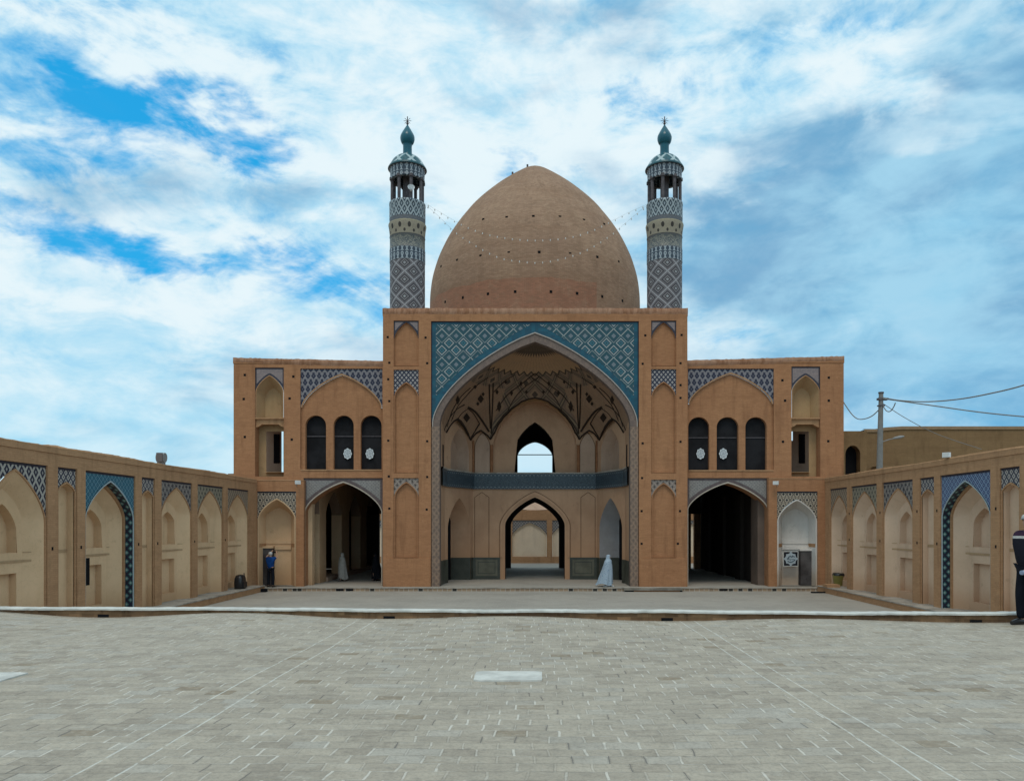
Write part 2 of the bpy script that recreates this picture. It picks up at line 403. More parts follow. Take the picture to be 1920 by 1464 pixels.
# ------------------------------------------------------------------ mesh building
class MB:
    def __init__(s): s.v = []; s.f = []; s.uv = []; s.m = []; s.mats = []; s.sm = []
    def mi(s, m):
        if m not in s.mats: s.mats.append(m)
        return s.mats.index(m)
    def poly(s, pts, uvs=None, m=None, smooth=False):
        n = len(s.v); s.v += [tuple(p) for p in pts]; s.f.append(tuple(range(n, n+len(pts))))
        s.uv.append(uvs or [(p[0]+p[1], p[2]) for p in pts]); s.m.append(s.mi(m)); s.sm.append(smooth)
    def grid(s, P, UV=None, m=None, smooth=True, closed=False):
        nr = len(P); nc = len(P[0]); n = len(s.v)
        for r in P: s.v += [tuple(p) for p in r]
        for i in range(nr-1):
            for j in range(nc - (0 if closed else 1)):
                j2 = (j+1) % nc
                s.f.append((n+i*nc+j, n+i*nc+j2, n+(i+1)*nc+j2, n+(i+1)*nc+j))
                if UV:
                    q = [UV[i][j], UV[i][j2] if j2 else UV[i][-1], UV[i+1][j2] if j2 else UV[i+1][-1], UV[i+1][j]]
                    if closed and j2 == 0:
                        st = UV[i][1][0]-UV[i][0][0]
                        q = [UV[i][j], (UV[i][j][0]+st, UV[i][j][1]), (UV[i+1][j][0]+st, UV[i+1][j][1]), UV[i+1][j]]
                else:
                    idx = s.f[-1]; q = [(s.v[k][0]+s.v[k][1], s.v[k][2]) for k in idx]
                s.uv.append(q); s.m.append(s.mi(m)); s.sm.append(smooth)
    def box(s, x0, x1, y0, y1, z0, z1, m, top=None):
        p = [(x0,y0,z0),(x1,y0,z0),(x1,y1,z0),(x0,y1,z0),(x0,y0,z1),(x1,y0,z1),(x1,y1,z1),(x0,y1,z1)]
        for k, q in enumerate(((0,1,5,4),(1,2,6,5),(2,3,7,6),(3,0,4,7),(4,5,6,7),(3,2,1,0))):
            s.poly([p[i] for i in q], None, (top if (top and k == 4) else m))
    def tube(s, pts, r, m, n=8, caps=True, smooth=True):
        R = r if isinstance(r, (list, tuple)) else [r]*len(pts); rings = []
        for i, p in enumerate(pts):
            p = Vector(p); a = Vector(pts[max(0, i-1)]); b = Vector(pts[min(len(pts)-1, i+1)]); d = (b-a).normalized()
            ref = Vector((0,0,1)) if abs(d.z) < .9 else Vector((1,0,0))
            e1 = d.cross(ref).normalized(); e2 = d.cross(e1)
            rings.append([p + (e1*math.cos(t*2*PI/n) + e2*math.sin(t*2*PI/n))*R[i] for t in range(n)])
        s.grid(rings, None, m, smooth, True)
        if caps: s.poly(list(reversed(rings[0])), None, m); s.poly(rings[-1], None, m)
    def lathe(s, prof, m, n=32, c=(0,0,0), smooth=True, ucirc=None, v0=0.0):
        P = []; U = []
        L = v0
        for i, (r, z) in enumerate(prof):
            if i: L += math.hypot(r-prof[i-1][0], z-prof[i-1][1])
            P.append([(c[0]+r*math.sin(2*PI*k/n), c[1]-r*math.cos(2*PI*k/n), c[2]+z) for k in range(n)])
            uc = ucirc or 2*PI*max(p[0] for p in prof)
            U.append([(uc*k/n, L) for k in range(n)])
        s.grid(P, U, m, smooth, True)
    def build(s, name, parent=None, loc=None, label=None, cat=None, group=None, kind=None):
        me = bpy.data.meshes.new(name)
        off = Vector(loc) if loc is not None else Vector((0,0,0))
        me.from_pydata([tuple(Vector(p)-off) for p in s.v] if loc is not None else s.v, [], s.f)
        for m in s.mats: me.materials.append(m)
        ul = me.uv_layers.new(name='UVMap'); k = 0
        d = ul.data
        for fi, uvs in enumerate(s.uv):
            for t in uvs: d[k].uv = t; k += 1
        me.polygons.foreach_set('material_index', s.m); me.polygons.foreach_set('use_smooth', s.sm)
        me.update()
        o = bpy.data.objects.new(name, me); C.objects.link(o)
        if loc is not None: o.location = off
        if parent is not None:
            o.parent = parent; o.matrix_parent_inverse = wmat(parent).inverted()
        tag(o, label, cat, group, kind)
        return o
def wmat(o):
    b = Matrix.LocRotScale(o.location, o.rotation_euler, o.scale)
    return (wmat(o.parent) @ o.matrix_parent_inverse @ b) if o.parent else b
def tag(o, label=None, cat=None, group=None, kind=None):
    if label: o['label'] = label
    if cat: o['category'] = cat
    if group: o['group'] = group
    if kind: o['kind'] = kind
    return o
def empty(name, loc, label, cat, group=None, rz=0.0):
    o = bpy.data.objects.new(name, None); C.objects.link(o); o.location = loc; o.rotation_euler = (0,0,rz); o.empty_display_size = .3
    return tag(o, label, cat, group)

# smooth resample (Catmull-Rom)
def catmull(P, n=6):
    out_ = []
    for i in range(len(P)-1):
        p0 = P[max(0,i-1)]; p1 = P[i]; p2 = P[i+1]; p3 = P[min(len(P)-1,i+2)]
        for k in range(n):
            t = k/n; out_.append(tuple(.5*((2*p1[j])+(-p0[j]+p2[j])*t+(2*p0[j]-5*p1[j]+4*p2[j]-p3[j])*t*t+(-p0[j]+3*p1[j]-3*p2[j]+p3[j])*t**3) for j in range(len(p1))))
    out_.append(tuple(P[-1])); return out_
class Fr:                                   # a wall frame: a along the wall, b up, d into the wall
    def __init__(s, ox, oy, ux, uy, dx, dy): s.o = (ox, oy); s.u = (ux, uy); s.n = (dx, dy)
    def p(s, a, b, d=0.0): return (s.o[0]+a*s.u[0]+d*s.n[0], s.o[1]+a*s.u[1]+d*s.n[1], b)
def quad(mb, fr, a0, a1, b0, b1, d, m, uo=(0,0)):
    mb.poly([fr.p(a0,b0,d), fr.p(a1,b0,d), fr.p(a1,b1,d), fr.p(a0,b1,d)], [(a-uo[0], b-uo[1]) for a, b in ((a0,b0),(a1,b0),(a1,b1),(a0,b1))], m)
def fbox(mb, fr, a0, a1, b0, b1, d0, d1, m):
    P = [fr.p(a, b, d) for d in (d0, d1) for a, b in ((a0,b0),(a1,b0),(a1,b1),(a0,b1))]
    for q in ((0,1,2,3),(5,4,7,6),(4,0,3,7),(1,5,6,2),(3,2,6,7),(4,5,1,0)):
        pts = [P[i] for i in q]
        mb.poly(pts, None, m)
def recess(mb, fr, a0, a1, b0, b1, d0, d1, m):
    for (p, q) in (((a0,b0),(a1,b0)),((a1,b0),(a1,b1)),((a1,b1),(a0,b1)),((a0,b1),(a0,b0))):
        mb.poly([fr.p(*p,d0), fr.p(*q,d0), fr.p(*q,d1), fr.p(*p,d1)], None, m)
    quad(mb, fr, a0, a1, b0, b1, d1, m)
class Arch:
    def __init__(s, c, w, zs, za, a=1.18, b=.6): s.c = c; s.w = w; s.zs = zs; s.za = za; s.a = a; s.b = b
    def z(s, x):
        t = min(1.0, abs(x-s.c)/s.w); return s.zs + (s.za-s.zs)*(max(0.0, 1-t**s.a))**s.b
    def xs(s, n=18):
        return [s.c - s.w*math.cos(PI*k/(2*n))**.8 for k in range(n)] + [s.c] + [s.c + s.w*math.cos(PI*k/(2*n))**.8 for k in range(n-1, -1, -1)]
    def outline(s, z0, n=18):
        X_ = s.xs(n); return [(X_[0], z0)] + [(x, s.z(x)) for x in X_] + [(X_[-1], z0)]
def cols(mb, fr, xs, lo, hi, d, m, uo=(0,0), smooth=False):
    for i in range(len(xs)-1):
        x0, x1 = xs[i], xs[i+1]
        a, b, c_, e = lo(x0), lo(x1), hi(x1), hi(x0)
        if e-a < 1e-4 and c_-b < 1e-4: continue
        e = max(e, a); c_ = max(c_, b)
        mb.poly([fr.p(x0,a,d), fr.p(x1,b,d), fr.p(x1,c_,d), fr.p(x0,e,d)], [(x0-uo[0],a-uo[1]),(x1-uo[0],b-uo[1]),(x1-uo[0],c_-uo[1]),(x0-uo[0],e-uo[1])], m)
def spandrel(mb, fr, ar, x0, x1, zt, d, m):
    xs = ar.xs()
    cols(mb, fr, xs, ar.z, lambda x: zt, d, m, (ar.c, zt))
    if xs[0]-x0 > .005: quad(mb, fr, x0, xs[0], ar.zs, zt, d, m, (ar.c, zt))
    if x1-xs[-1] > .005: quad(mb, fr, xs[-1], x1, ar.zs, zt, d, m, (ar.c, zt))
def archfill(mb, fr, ar, z0, d, m):
    cols(mb, fr, ar.xs(), lambda x: z0, ar.z, d, m, (ar.c, z0))
def reveal(mb, fr, ar, z0, d0, d1, m, uv_along=True):
    P = ar.outline(z0); L = 0
    for i in range(len(P)-1):
        (xa, za), (xb, zb) = P[i], P[i+1]; l = math.hypot(xb-xa, zb-za)
        mb.poly([fr.p(xa,za,d0), fr.p(xb,zb,d0), fr.p(xb,zb,d1), fr.p(xa,za,d1)], [(d0,L),(d0,L+l),(d1,L+l),(d1,L)], m); L += l
def band(mb, fr, ar, z0, wd, d0, d1, m, inward=True):        # moulding that follows an arch, thickness d0..d1
    sg = -1 if inward else 1
    P = ar.outline(z0); a2 = Arch(ar.c, ar.w+sg*wd, ar.zs, ar.za+sg*wd*1.25, ar.a, ar.b); Q = a2.outline(z0)
    L = 0
    for i in range(len(P)-1):
        l = math.hypot(P[i+1][0]-P[i][0], P[i+1][1]-P[i][1])
        mb.poly([fr.p(*P[i],d0), fr.p(*P[i+1],d0), fr.p(*Q[i+1],d0), fr.p(*Q[i],d0)], [(0,L),(0,L+l),(wd,L+l),(wd,L)], m)
        mb.poly([fr.p(*Q[i],d0), fr.p(*Q[i+1],d0), fr.p(*Q[i+1],d1), fr.p(*Q[i],d1)], [(0,L),(0,L+l),(wd,L+l),(wd,L)], m); L += l
    return a2
def loft(mb, fr, A, za0, B, zb0, d0, d1, m, steps=1):
    P = A.outline(za0); Q = B.outline(zb0)
    rows = []
    for k in range(steps+1):
        t = k/steps; rows.append([fr.p(P[i][0]*(1-t)+Q[i][0]*t, P[i][1]*(1-t)+Q[i][1]*t, d0*(1-t)+d1*t) for i in range(len(P))])
    mb.grid(rows, None, m, False)
def wall_with_bays(mb, fr, a0, a1, z0, z1, bays, th, m):      # bays: list of rectangular openings (x0,x1,zb,zt), sorted, stacked ones allowed
    xs = sorted(set([a0, a1] + [b[0] for b in bays] + [b[1] for b in bays]))
    for i in range(len(xs)-1):
        x0, x1 = xs[i], xs[i+1]; mid = (x0+x1)/2
        hs = sorted([(b[2], b[3]) for b in bays if b[0] < mid < b[1]])
        z = z0
        for (b0, b1) in hs:
            if b0-z > 1e-3: fbox(mb, fr, x0, x1, z, b0, 0, th, m)
            z = b1
        if z1-z > 1e-3: fbox(mb, fr, x0, x1, z, z1, 0, th, m)


def erode_f(nt):
    o, x, y, z = obj_uv(nt); u = x+y
    st = noise(nt, comb(nt, u*3.0, z*.8, 0.0), 1.6, 6, .7); n = noise(nt, o, 6, 5, .7); b = noise(nt, o, .6, 4, .6)
    c = mix(nt, smooth(st, .38, .62), (.37,.205,.13), (.235,.115,.065)); c = mix(nt, smooth(n, .5, .7)*.4, c, (.17,.09,.055)); c = mix(nt, smooth(b, .4, .6)*.3, c, (.40,.27,.20))
    return c, n+st
erode = newmat('eroded_mud_coping', erode_f, .95, .1, .6)
def rough_cap(mb, x0, x1, y0, y1, zf, h, seed, m=None, back=True):       # uneven mud capping, zf(x) = top height
    R_ = random.Random(seed); n = max(4, int((x1-x0)/.12)); rows = [[], [], [], [], []]
    for i in range(n+1):
        x = x0+(x1-x0)*i/n; z = zf(x); j = R_.uniform(-.022, .022); k = R_.uniform(-.02, .02)
        for q, (yy, z_) in enumerate(((y0+.03, z-h+k), (y0-.02+k*.4, z-h*.6), (y0-.015+j*.3, z-.03+j), (y0+.12, z+j), (y1, z-.02))): rows[q].append((x, yy, z_))
    mb.grid(rows, None, m or erode, True)
    for e in (0, -1): mb.poly([r[e] for r in rows] + [(rows[0][e][0], y1, zf(rows[0][e][0])-h)], None, m or erode)
# ------------------------------------------------------------------ ground
ZG = -1.65; ZP = -1.467
def ground_f(nt):
    o, x, y, z = obj_uv(nt); n = noise(nt, o, .05, 6, .6)
    return mix(nt, n, (.30,.24,.17), (.22,.18,.13))
g = MB(); g.poly([(-1500,-1500,ZG-.12),(1500,-1500,ZG-.12),(1500,1500,ZG-.12),(-1500,1500,ZG-.12)], None, newmat('dry_earth', ground_f))
g.build('ground', kind='structure')
def pave_f(nt):
    o, x, y, z = obj_uv(nt)
    m, cid = bricks(nt, x, y, .5, .5, .008); r = white(nt, cid); n = noise(nt, o, .5, 5, .6); n2 = noise(nt, o, 5, 5, .65)
    c = mix(nt, r*.35, (.36,.335,.295), (.29,.27,.24)); c = mix(nt, smooth(n, .4, .7)*.5, c, (.25,.235,.21)); c = mix(nt, m*.4, c, (.42,.40,.36))
    return mix(nt, smooth(n2, .45, .75)*.25, c, (.20,.19,.17)), n2
pv = MB(); pv.poly([(-14,13.95,ZG),(14.6,13.0,ZG),(14.6,66,ZG),(-14,66,ZG)], None, newmat('grey_court_paving', pave_f, .85, .3, .2))
pv.build('courtyard_pavement', kind='structure')
# raised platform in front of and under the mosque
pf = MB(); pm = newmat('platform_paving', pave_f, .85, .3, .2)
def kerb_f(nt):
    o, x, y, z = obj_uv(nt); m, cid = bricks(nt, x+y, z, .24, .35, .02); r = white(nt, cid); n = noise(nt, o, 3, 5, .6)
    c = mix(nt, r, (.38,.27,.18), (.24,.17,.12)); c = mix(nt, (r > .82), c, (.04,.035,.03)); return mix(nt, m*.7, c, (.46,.43,.38))
kerb_m = newmat('kerb_brick', kerb_f)
pf.box(-15.5, 16, 38.3, 56.4, ZG-.2, ZP-.05, kerb_m)
pf.box(-14.0, 14.6, 38.27, 56.4, ZP-.05, ZP, stone_d, pm)
pf.build('platform_pavement', kind='structure')
def dslot(name, boxes, m=black):
    b = MB()
    for q in boxes: b.box(*q, m)
    return b

# foreground terrace
def zt(x, y):
    amp = .045*(1.0 - .045*(x+6)); amp = max(.018, min(.055, amp))
    near = max(0.0, min(1.0, (y-10.4)/3.0)); near = near*near*(3-2*near)
    return amp*(1-math.cos(2*PI*(x+2.62)/5.02))*near + .006*math.sin(x*1.3+y*.7)+.006*math.sin(x*.6-y*1.1)
def par_y(x): return 13.90 - (x+9.6)*(.93/17.8)
def terr_f(nt):
    o, x, y, z = obj_uv(nt)
    wob = noise(nt, o, .8, 2, .5); wob2 = noise(nt, o, 5, 2, .5)
    yy = y + (wob-.5)*.09 + (wob2-.5)*.012
    h = .178; w = .262
    row = (yy/h).fl(); rr = white(nt, comb(nt, row, 7.0, 1.0))
    # straight soldier strips parting the fields
    lx = x + (wob-.5)*.05 + (wob2-.5)*.012
    s1 = (lx > -3.05)*(lx < -2.76); s2 = (lx > 2.48)*(lx < 2.72); strip = s1.mx(s2)
    sl = ((lx+3.05).ab() < .009).mx((lx+2.76).ab() < .009).mx((lx-2.48).ab() < .008).mx((lx-2.72).ab() < .008)
    uu = x/w + row.mod(2.0)*.5 + rr*.30 + (wob2-.5)*.10 + (wob-.5)*.5
    fu = (uu.fr()-.5).ab(); fv = ((yy/h).fr()-.5).ab()
    cid = comb(nt, uu.fl(), row, 2.0)
    r = white(nt, cid); r2 = white(nt, comb(nt, uu.fl(), row, 8.0)); r3 = white(nt, comb(nt, (uu+.5).fl(), row, 15.0))
    jn = noise(nt, o, 1.1, 3, .6); jf = noise(nt, o, 9, 3, .6)
    gapw = .0045+ r3*.006 + (jf-.5)*.007
    mv = (fu*1.0 > (.5 - gapw/w))*(1.0-strip); mh = (fv > (.5-.004/h))
    big = noise(nt, o, .22, 5, .6); mid = noise(nt, o, 1.3, 6, .6); fine = noise(nt, o, 40, 4, .7); gr = noise(nt, o, 11, 5, .7)
    c = mix(nt, r, (.46,.405,.325), (.36,.315,.255))
    c = mix(nt, (r2 > .83)*smooth(gr, .28, .6)*.6, c, (.26,.22,.175)); c = mix(nt, (r2 > .98)*smooth(gr, .3, .55)*.8, c, (.25,.19,.12))
    c = mix(nt, (r2 < .12)*.45, c, (.43,.42,.385))
    c = mix(nt, smooth(big, .40, .66)*.5, c, (.43,.385,.315)); c = mix(nt, smooth(mid, .42, .7)*.3, c, (.30,.262,.21))
    smd = noise(nt, comb(nt, x*2.2, y*5.0, 3.0), 1.6, 6, .68)
    c = mix(nt, smooth(smd, .50, .68)*.38, c, (.25,.215,.175)); c = mix(nt, smooth(smd, .46, .32)*.30, c, (.55,.52,.45))
    c = mix(nt, smooth(gr, .46, .72)*.42, c, (.20,.185,.16)); c = mix(nt, smooth(fine, .42, .72)*.42, c, (.17,.16,.14))
    pres = smooth(jn*.6+jf*.4, .40, .56)
    lime = mv*(.25+.75*smooth(r3, .2, .75))*(.25+.75*pres)
    mh2 = mh*(1.0-strip); c = mix(nt, mh2*.75*smooth(r3, .45, .75)*(.3+.7*pres), c, (.66,.64,.57)); c = mix(nt, mh2*(1.0-pres)*.6, c, (.20,.185,.16))
    c = mix(nt, lime*.75, c, (.64,.61,.54)); c = mix(nt, sl*.8*smooth(jf, .3, .55), c, (.60,.60,.55))
    drk = mv*(r3 < .14)
    c = mix(nt, drk*.8, c, (.13,.12,.11))
    edge_ = smooth(fu, .485, .44)*smooth(fv, .49, .43)
    h_ = edge_*.8 + r*.6 + gr*.8 + fine*.35
    return c, h_
terr_m = newmat('terrace_paver', terr_f, .78, .25, .55)
tb = MB(); NX, NY = 220, 90
rows = []
for j in range(NY+1):
    t = j/NY; r = []
    for i in range(NX+1):
        x = -14+28.6*i/NX; y = -9 + (par_y(x)+.02+9)*(t**.6)
        r.append((x, y, zt(x, y)))
    rows.append(r)
tb.grid(rows, None, terr_m, True)
tb.build('terrace_pavement', kind='structure')
# parapet kerb at the far edge of the terrace: brick face, white coping, drains
pe = empty('parapet', (0, par_y(0), 0), 'low brick parapet with white stone coping crossing the whole yard behind the paved foreground', 'parapet')
brick_p = wall_mat('parapet_brick', (.36,.215,.115), (.13,.075,.045), .22, .06, .008, .45, 1.0, .8)
pb = MB(); N = 120
def ptop(x): return .162 + .006*math.sin(x*.9) + .004*math.sin(x*3.1+1)
fr_, tp_, bk_ = [], [], []
rows = [[], [], [], []]
for i in range(N+1):
    x = -14+28.6*i/N; y = par_y(x)
    rows[0].append((x, y, -.12)); rows[1].append((x, y, ptop(x)-.036)); rows[2].append((x, y+.20, ptop(x)-.036)); rows[3].append((x, y+.20, ZG))
pb.grid(rows, None, brick_p, False); pb.build('brick_face', pe)
pc = MB(); rows = [[] for _ in range(5)]
random.seed(3)
for i in range(361):
    x = -14+28.6*i/360; y = par_y(x)-.045+random.uniform(-.006,.006); z = ptop(x)+random.uniform(-.003,.003)
    for k, (dy_, dz_) in enumerate(((0.0,-.034),(0.0,-.006),(.012,0.0),(.24,.002),(.24,-.05))): rows[k].append((x, y+dy_, z+dz_))
cop_m = wall_mat('coping_stone', (.50,.48,.43), (.36,.31,.25), .55, .5, .012, .5, .7, .3)
pc.grid(rows, None, stone, False); pc.build('coping', pe)
for xd in (-7.7, -2.55, 2.27, 7.42):
    d = MB(); y = par_y(xd); d.box(xd-.10, xd+.10, y-.006, y+.1, -.02, .048, black); d.build('drain_hole', pe)
for k, (x0, x1, y0, y1) in enumerate(((-.655, .075, 8.15, 8.66), (-6.75, -5.62, 8.05, 8.60))):
    sb = MB(); zc = max(zt(x0, y0), zt(x1, y1), zt(x0, y1), zt(x1, y0))
    n_ = 10; top = []
    rnd = random.Random(k)
    for j in range(5):
        top.append([(x0+(x1-x0)*i/n_+rnd.uniform(-.006,.006), y0+(y1-y0)*j/4+rnd.uniform(-.008,.008)+ (.03 if i in (0,n_) and j in (0,4) else 0)*(1 if j==0 else -1), zc+.012) for i in range(n_+1)])
    sb.grid(top, None, stone, False)
    per = top[0] + [r[-1] for r in top[1:]] + list(reversed(top[-1][:-1])) + [r[0] for r in reversed(top[1:-1])]
    for i in range(len(per)):
        a, b = per[i], per[(i+1) % len(per)]; sb.poly([(a[0],a[1],-.05),(b[0],b[1],-.05),b,a], None, stone)
    sb.build('stone_slab', loc=((x0+x1)/2, (y0+y1)/2, 0), cat='paving slab',
             label=('white marble slab set in the brick paving in line with the dome', 'white marble slab in the brick paving, cut by the left picture edge')[k])

# ------------------------------------------------------------------ the mosque
mosque = empty('mosque', (0, 39, ZP), 'large brick mosque with pointed dome, two tiled minarets and arched wings closing the courtyard', 'mosque')
YP = 38.8; kP = YP/F
def PX(x): return (x-CX)*kP
def PZ(y): return HC + (HY-y)*kP
FP = Fr(0, YP, 1, 0, 0, 1)
portal = MB()
xL, xR = PX(718), PX(1289); zT = PZ(578); zB = ZP
big = Arch(0.0, PX(1197)-.0, PZ(792), PZ(622)); big.c = (PX(810)+PX(1196))/2; big.w = (PX(1196)-PX(810))/2
tileL, tileR, tileT = PX(808), PX(1198), PZ(602)
def pier(x0, x1, ty):     # list of bays on a portal pier ; returns openings
    return [(PX(x0), PX(x1), PZ(686), PZ(ty[0])), (PX(x0), PX(x1), PZ(886), PZ(ty[1])), (PX(x0), PX(x1), PZ(1045), PZ(ty[2]))]
bL = pier(738, 785, (601, 693, 896)); bR = pier(1221, 1268, (601, 692, 899))
wall_with_bays(portal, FP, xL, xR, zB, zT, bL + [(tileL, tileR, zB, tileT)] + bR, .55, brick)
# coping courses and pier plinths
rough_cap(portal, xL-.02, xR+.02, YP, YP+.7, lambda x: zT+.03, .42, 11)
for (a, b) in ((PX(719), PX(807)), (PX(1200), PX(1287))): fbox(portal, FP, a, b, zB, PZ(1046), -.05, .0, brick)
# block behind the frame
portal.box(xL, tileL-.02, YP+.55, 44.6, zB, zT, brick); portal.box(tileR+.02, xR, YP+.55, 44.6, zB, zT, brick)
portal.box(tileL-.02, tileR+.02, YP+.55, 45.2, zT-.35, zT-.02, brick)
pob = portal.build('portal', mosque)
# main spandrel
sp = MB(); spandrel(sp, FP, big, tileL, tileR, tileT, .10, TM['teal_border_tile']); sp.build('spandrel_border', pob)
fld = Arch(big.c, big.w-.0+.0, big.zs, big.za+.42); fld.w = big.w+.10
def fld_lo(x): return max(big.z(x)+.0, 0)
xs = [tileL+.24 + (tileR-tileL-.48)*i/120 for i in range(121)]
def offz(x):       # curve offset outward from the arch
    z = big.z(x); e = .02; dzdx = (big.z(x+e)-big.z(x-e))/(2*e); return z + .27*math.sqrt(1+min(9, dzdx*dzdx)) + .16*math.exp(-(x/.9)**2)
for half in (xs[:61], xs[60:]):
    s2 = MB(); cols(s2, FP, half, offz, lambda x: tileT-.15, .09, TM['teal_lattice_tile'], (big.c, tileT)); s2.build('spandrel_tiles', pob)
s3 = MB()
for q in ((tileL, tileL+.05, big.zs, tileT), (tileR-.05, tileR, big.zs, tileT), (tileL+.05, tileR-.05, tileT-.05, tileT)): quad(s3, FP, *q, .094, flat('deep_blue_edge', (.004,.02,.05), .4))
s3.build('spandrel_edging', pob)
bd = MB()
a_in = band(bd, FP, big, zB, .045, .06, .12, flat('pale_arch_line', (.42,.38,.35))); bd.build('arch_outline', pob)
bd = MB(); a_in2 = band(bd, FP, a_in, zB, .33, .12, .62, TM['arch_band_brick']); bd.build('arch_band', pob)
for sgn, x0, x1 in ((1, PX(809), PX(824)), (-1, PX(1182), PX(1197))):
    ms = MB(); quad(ms, FP, x0, x1, zB, big.zs-.2, .055, TM['mosaic_strip']); ms.build('mosaic_strip', pob)
def niche_bay(fr, b, ar, z0, tile, parent, nd=.17, bord=None, back=brick, rec=.06, band_m=None):
    x0, x1, _, zt_ = b
    t = MB(); spandrel(t, fr, ar, x0, x1, zt_, rec, tile if not bord else bord)
    if bord:
        xs = [x0+.06 + (x1-x0-.12)*i/40 for i in range(41)]
        def lo(x):
            e = .01; d = (ar.z(x+e)-ar.z(x-e))/(2*e); return ar.z(x)+.075*math.sqrt(1+min(12, d*d))
        cols(t, fr, xs, lo, lambda x: zt_-.07, rec-.006, tile, (ar.c, zt_))
    t.build('spandrel_tiles', parent)
    n = MB()
    if ar.c-ar.w-x0 > .004: quad(n, fr, x0, ar.c-ar.w, z0, ar.zs, rec, back)
    if x1-ar.c-ar.w > .004: quad(n, fr, ar.c+ar.w, x1, z0, ar.zs, rec, back)
    ar2 = ar
    if band_m: ar2 = band(n, fr, ar, z0, .045, rec-.02, rec+.03, band_m)
    reveal(n, fr, ar2, z0, rec, nd, back); archfill(n, fr, ar2, z0, nd, back)
    quad(n, fr, x0, x1, z0-.02, z0+.0, 0, back)
    fbox(n, fr, x0+.003, x1-.003, z0-.01, z0+.006, .004, nd, back)
    n.build('blind_niche', parent)
for (b3, cx, ys) in ((bL, 761.5, ((604,634),(716,742),(903,930))), (bR, 1244.5, ((604,634),(715,741),(905,932)))):
    for b, (ya, yss), tm, bo in zip(b3, ys, ('lilac_brick_tile','white_navy_check_tile','brown_scroll_tile'), (dark_tile, None, None)):
        ar = Arch(PX(cx), (b[1]-b[0])/2-.03, PZ(yss), PZ(ya))
        niche_bay(FP, b, ar, b[2], TM[tm], pob, bord=bo, band_m=brick if tm != 'lilac_brick_tile' else None)
def holes(pts, k, Y, parent, s=.055):
    for (x, y) in pts:
        X_ = (x-CX)*k; Z_ = HC+(HY-y)*k; h = MB(); h.box(X_-s, X_+s, Y-.004, Y+.02, Z_-s, Z_+s, black); h.build('putlog_hole', parent)
holes([(727,632),(798,633),(730,680),(801,681),(728,711),(730,752),(728,826),(801,827),(729,893),(801,894),(730,953),(800,955),
       (1210,629),(1278,628),(1205,682),(1276,681),(1276,722),(1276,746),(1205,831),(1276,828),(1204,896),(1203,958),(1275,958),(1203,1019),(1271,1019)], kP, YP, pob)

line_n = flat('brown_outline', (.16,.09,.05), .9, .1, .3)
# ---- iwan inside the portal
iw = MB()
Y0i, Yb = 39.42, 44.0; Wi = 4.83
kI = Yb/F
def IX(x): return (x-CX)*kI
def IZ(y): return HC+(HY-y)*kI
FI = Fr(0, Yb, 1, 0, 0, 1)
cX = 3.52; bX = 4.78; bY = 41.0
# back wall with upper recess and two openings
lo_ar = Arch(0, IX(1057)-.0, IZ(985), IZ(932)); lo_ar.w = 1.70
upR = Arch(0, 2.36, IZ(836), IZ(752), 1.45, .55); upO = Arch(0, 1.18, IZ(842), IZ(790))
zsh = 4.53
xs = sorted(set([-cX, cX, -upR.w, upR.w] + lo_ar.xs() + [-2.35]))
def col_back(x):
    pass
# lower storey
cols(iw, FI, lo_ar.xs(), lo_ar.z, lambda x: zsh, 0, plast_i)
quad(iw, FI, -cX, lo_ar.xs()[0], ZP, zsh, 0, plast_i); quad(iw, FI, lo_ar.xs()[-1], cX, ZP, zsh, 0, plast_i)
# upper storey: wall around the recess
cols(iw, FI, upR.xs(), upR.z, lambda x: 9.6, 0, plast_i)
quad(iw, FI, -cX, -upR.w, zsh, 9.6, 0, plast_i); quad(iw, FI, upR.w, cX, zsh, 9.6, 0, plast_i)
reveal(iw, FI, upR, zsh, 0, .30, plast_i)
cols(iw, FI, upR.xs(), lambda x: upO.z(x) if abs(x) < upO.w else zsh, upR.z, .30, plast_i)
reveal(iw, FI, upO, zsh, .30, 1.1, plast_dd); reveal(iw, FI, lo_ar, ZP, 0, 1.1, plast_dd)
iwo = iw.build('iwan', mosque)
md = MB(); band(md, FI, Arch(0, 1.98, IZ(985), IZ(922)), ZP+1.25, .14, -.05, .0, plast_i); band(md, FI, Arch(0, 2.01, IZ(985), IZ(922)+.04), ZP+1.25, .025, -.055, .0, line_n); md.build('arch_moulding', iwo)
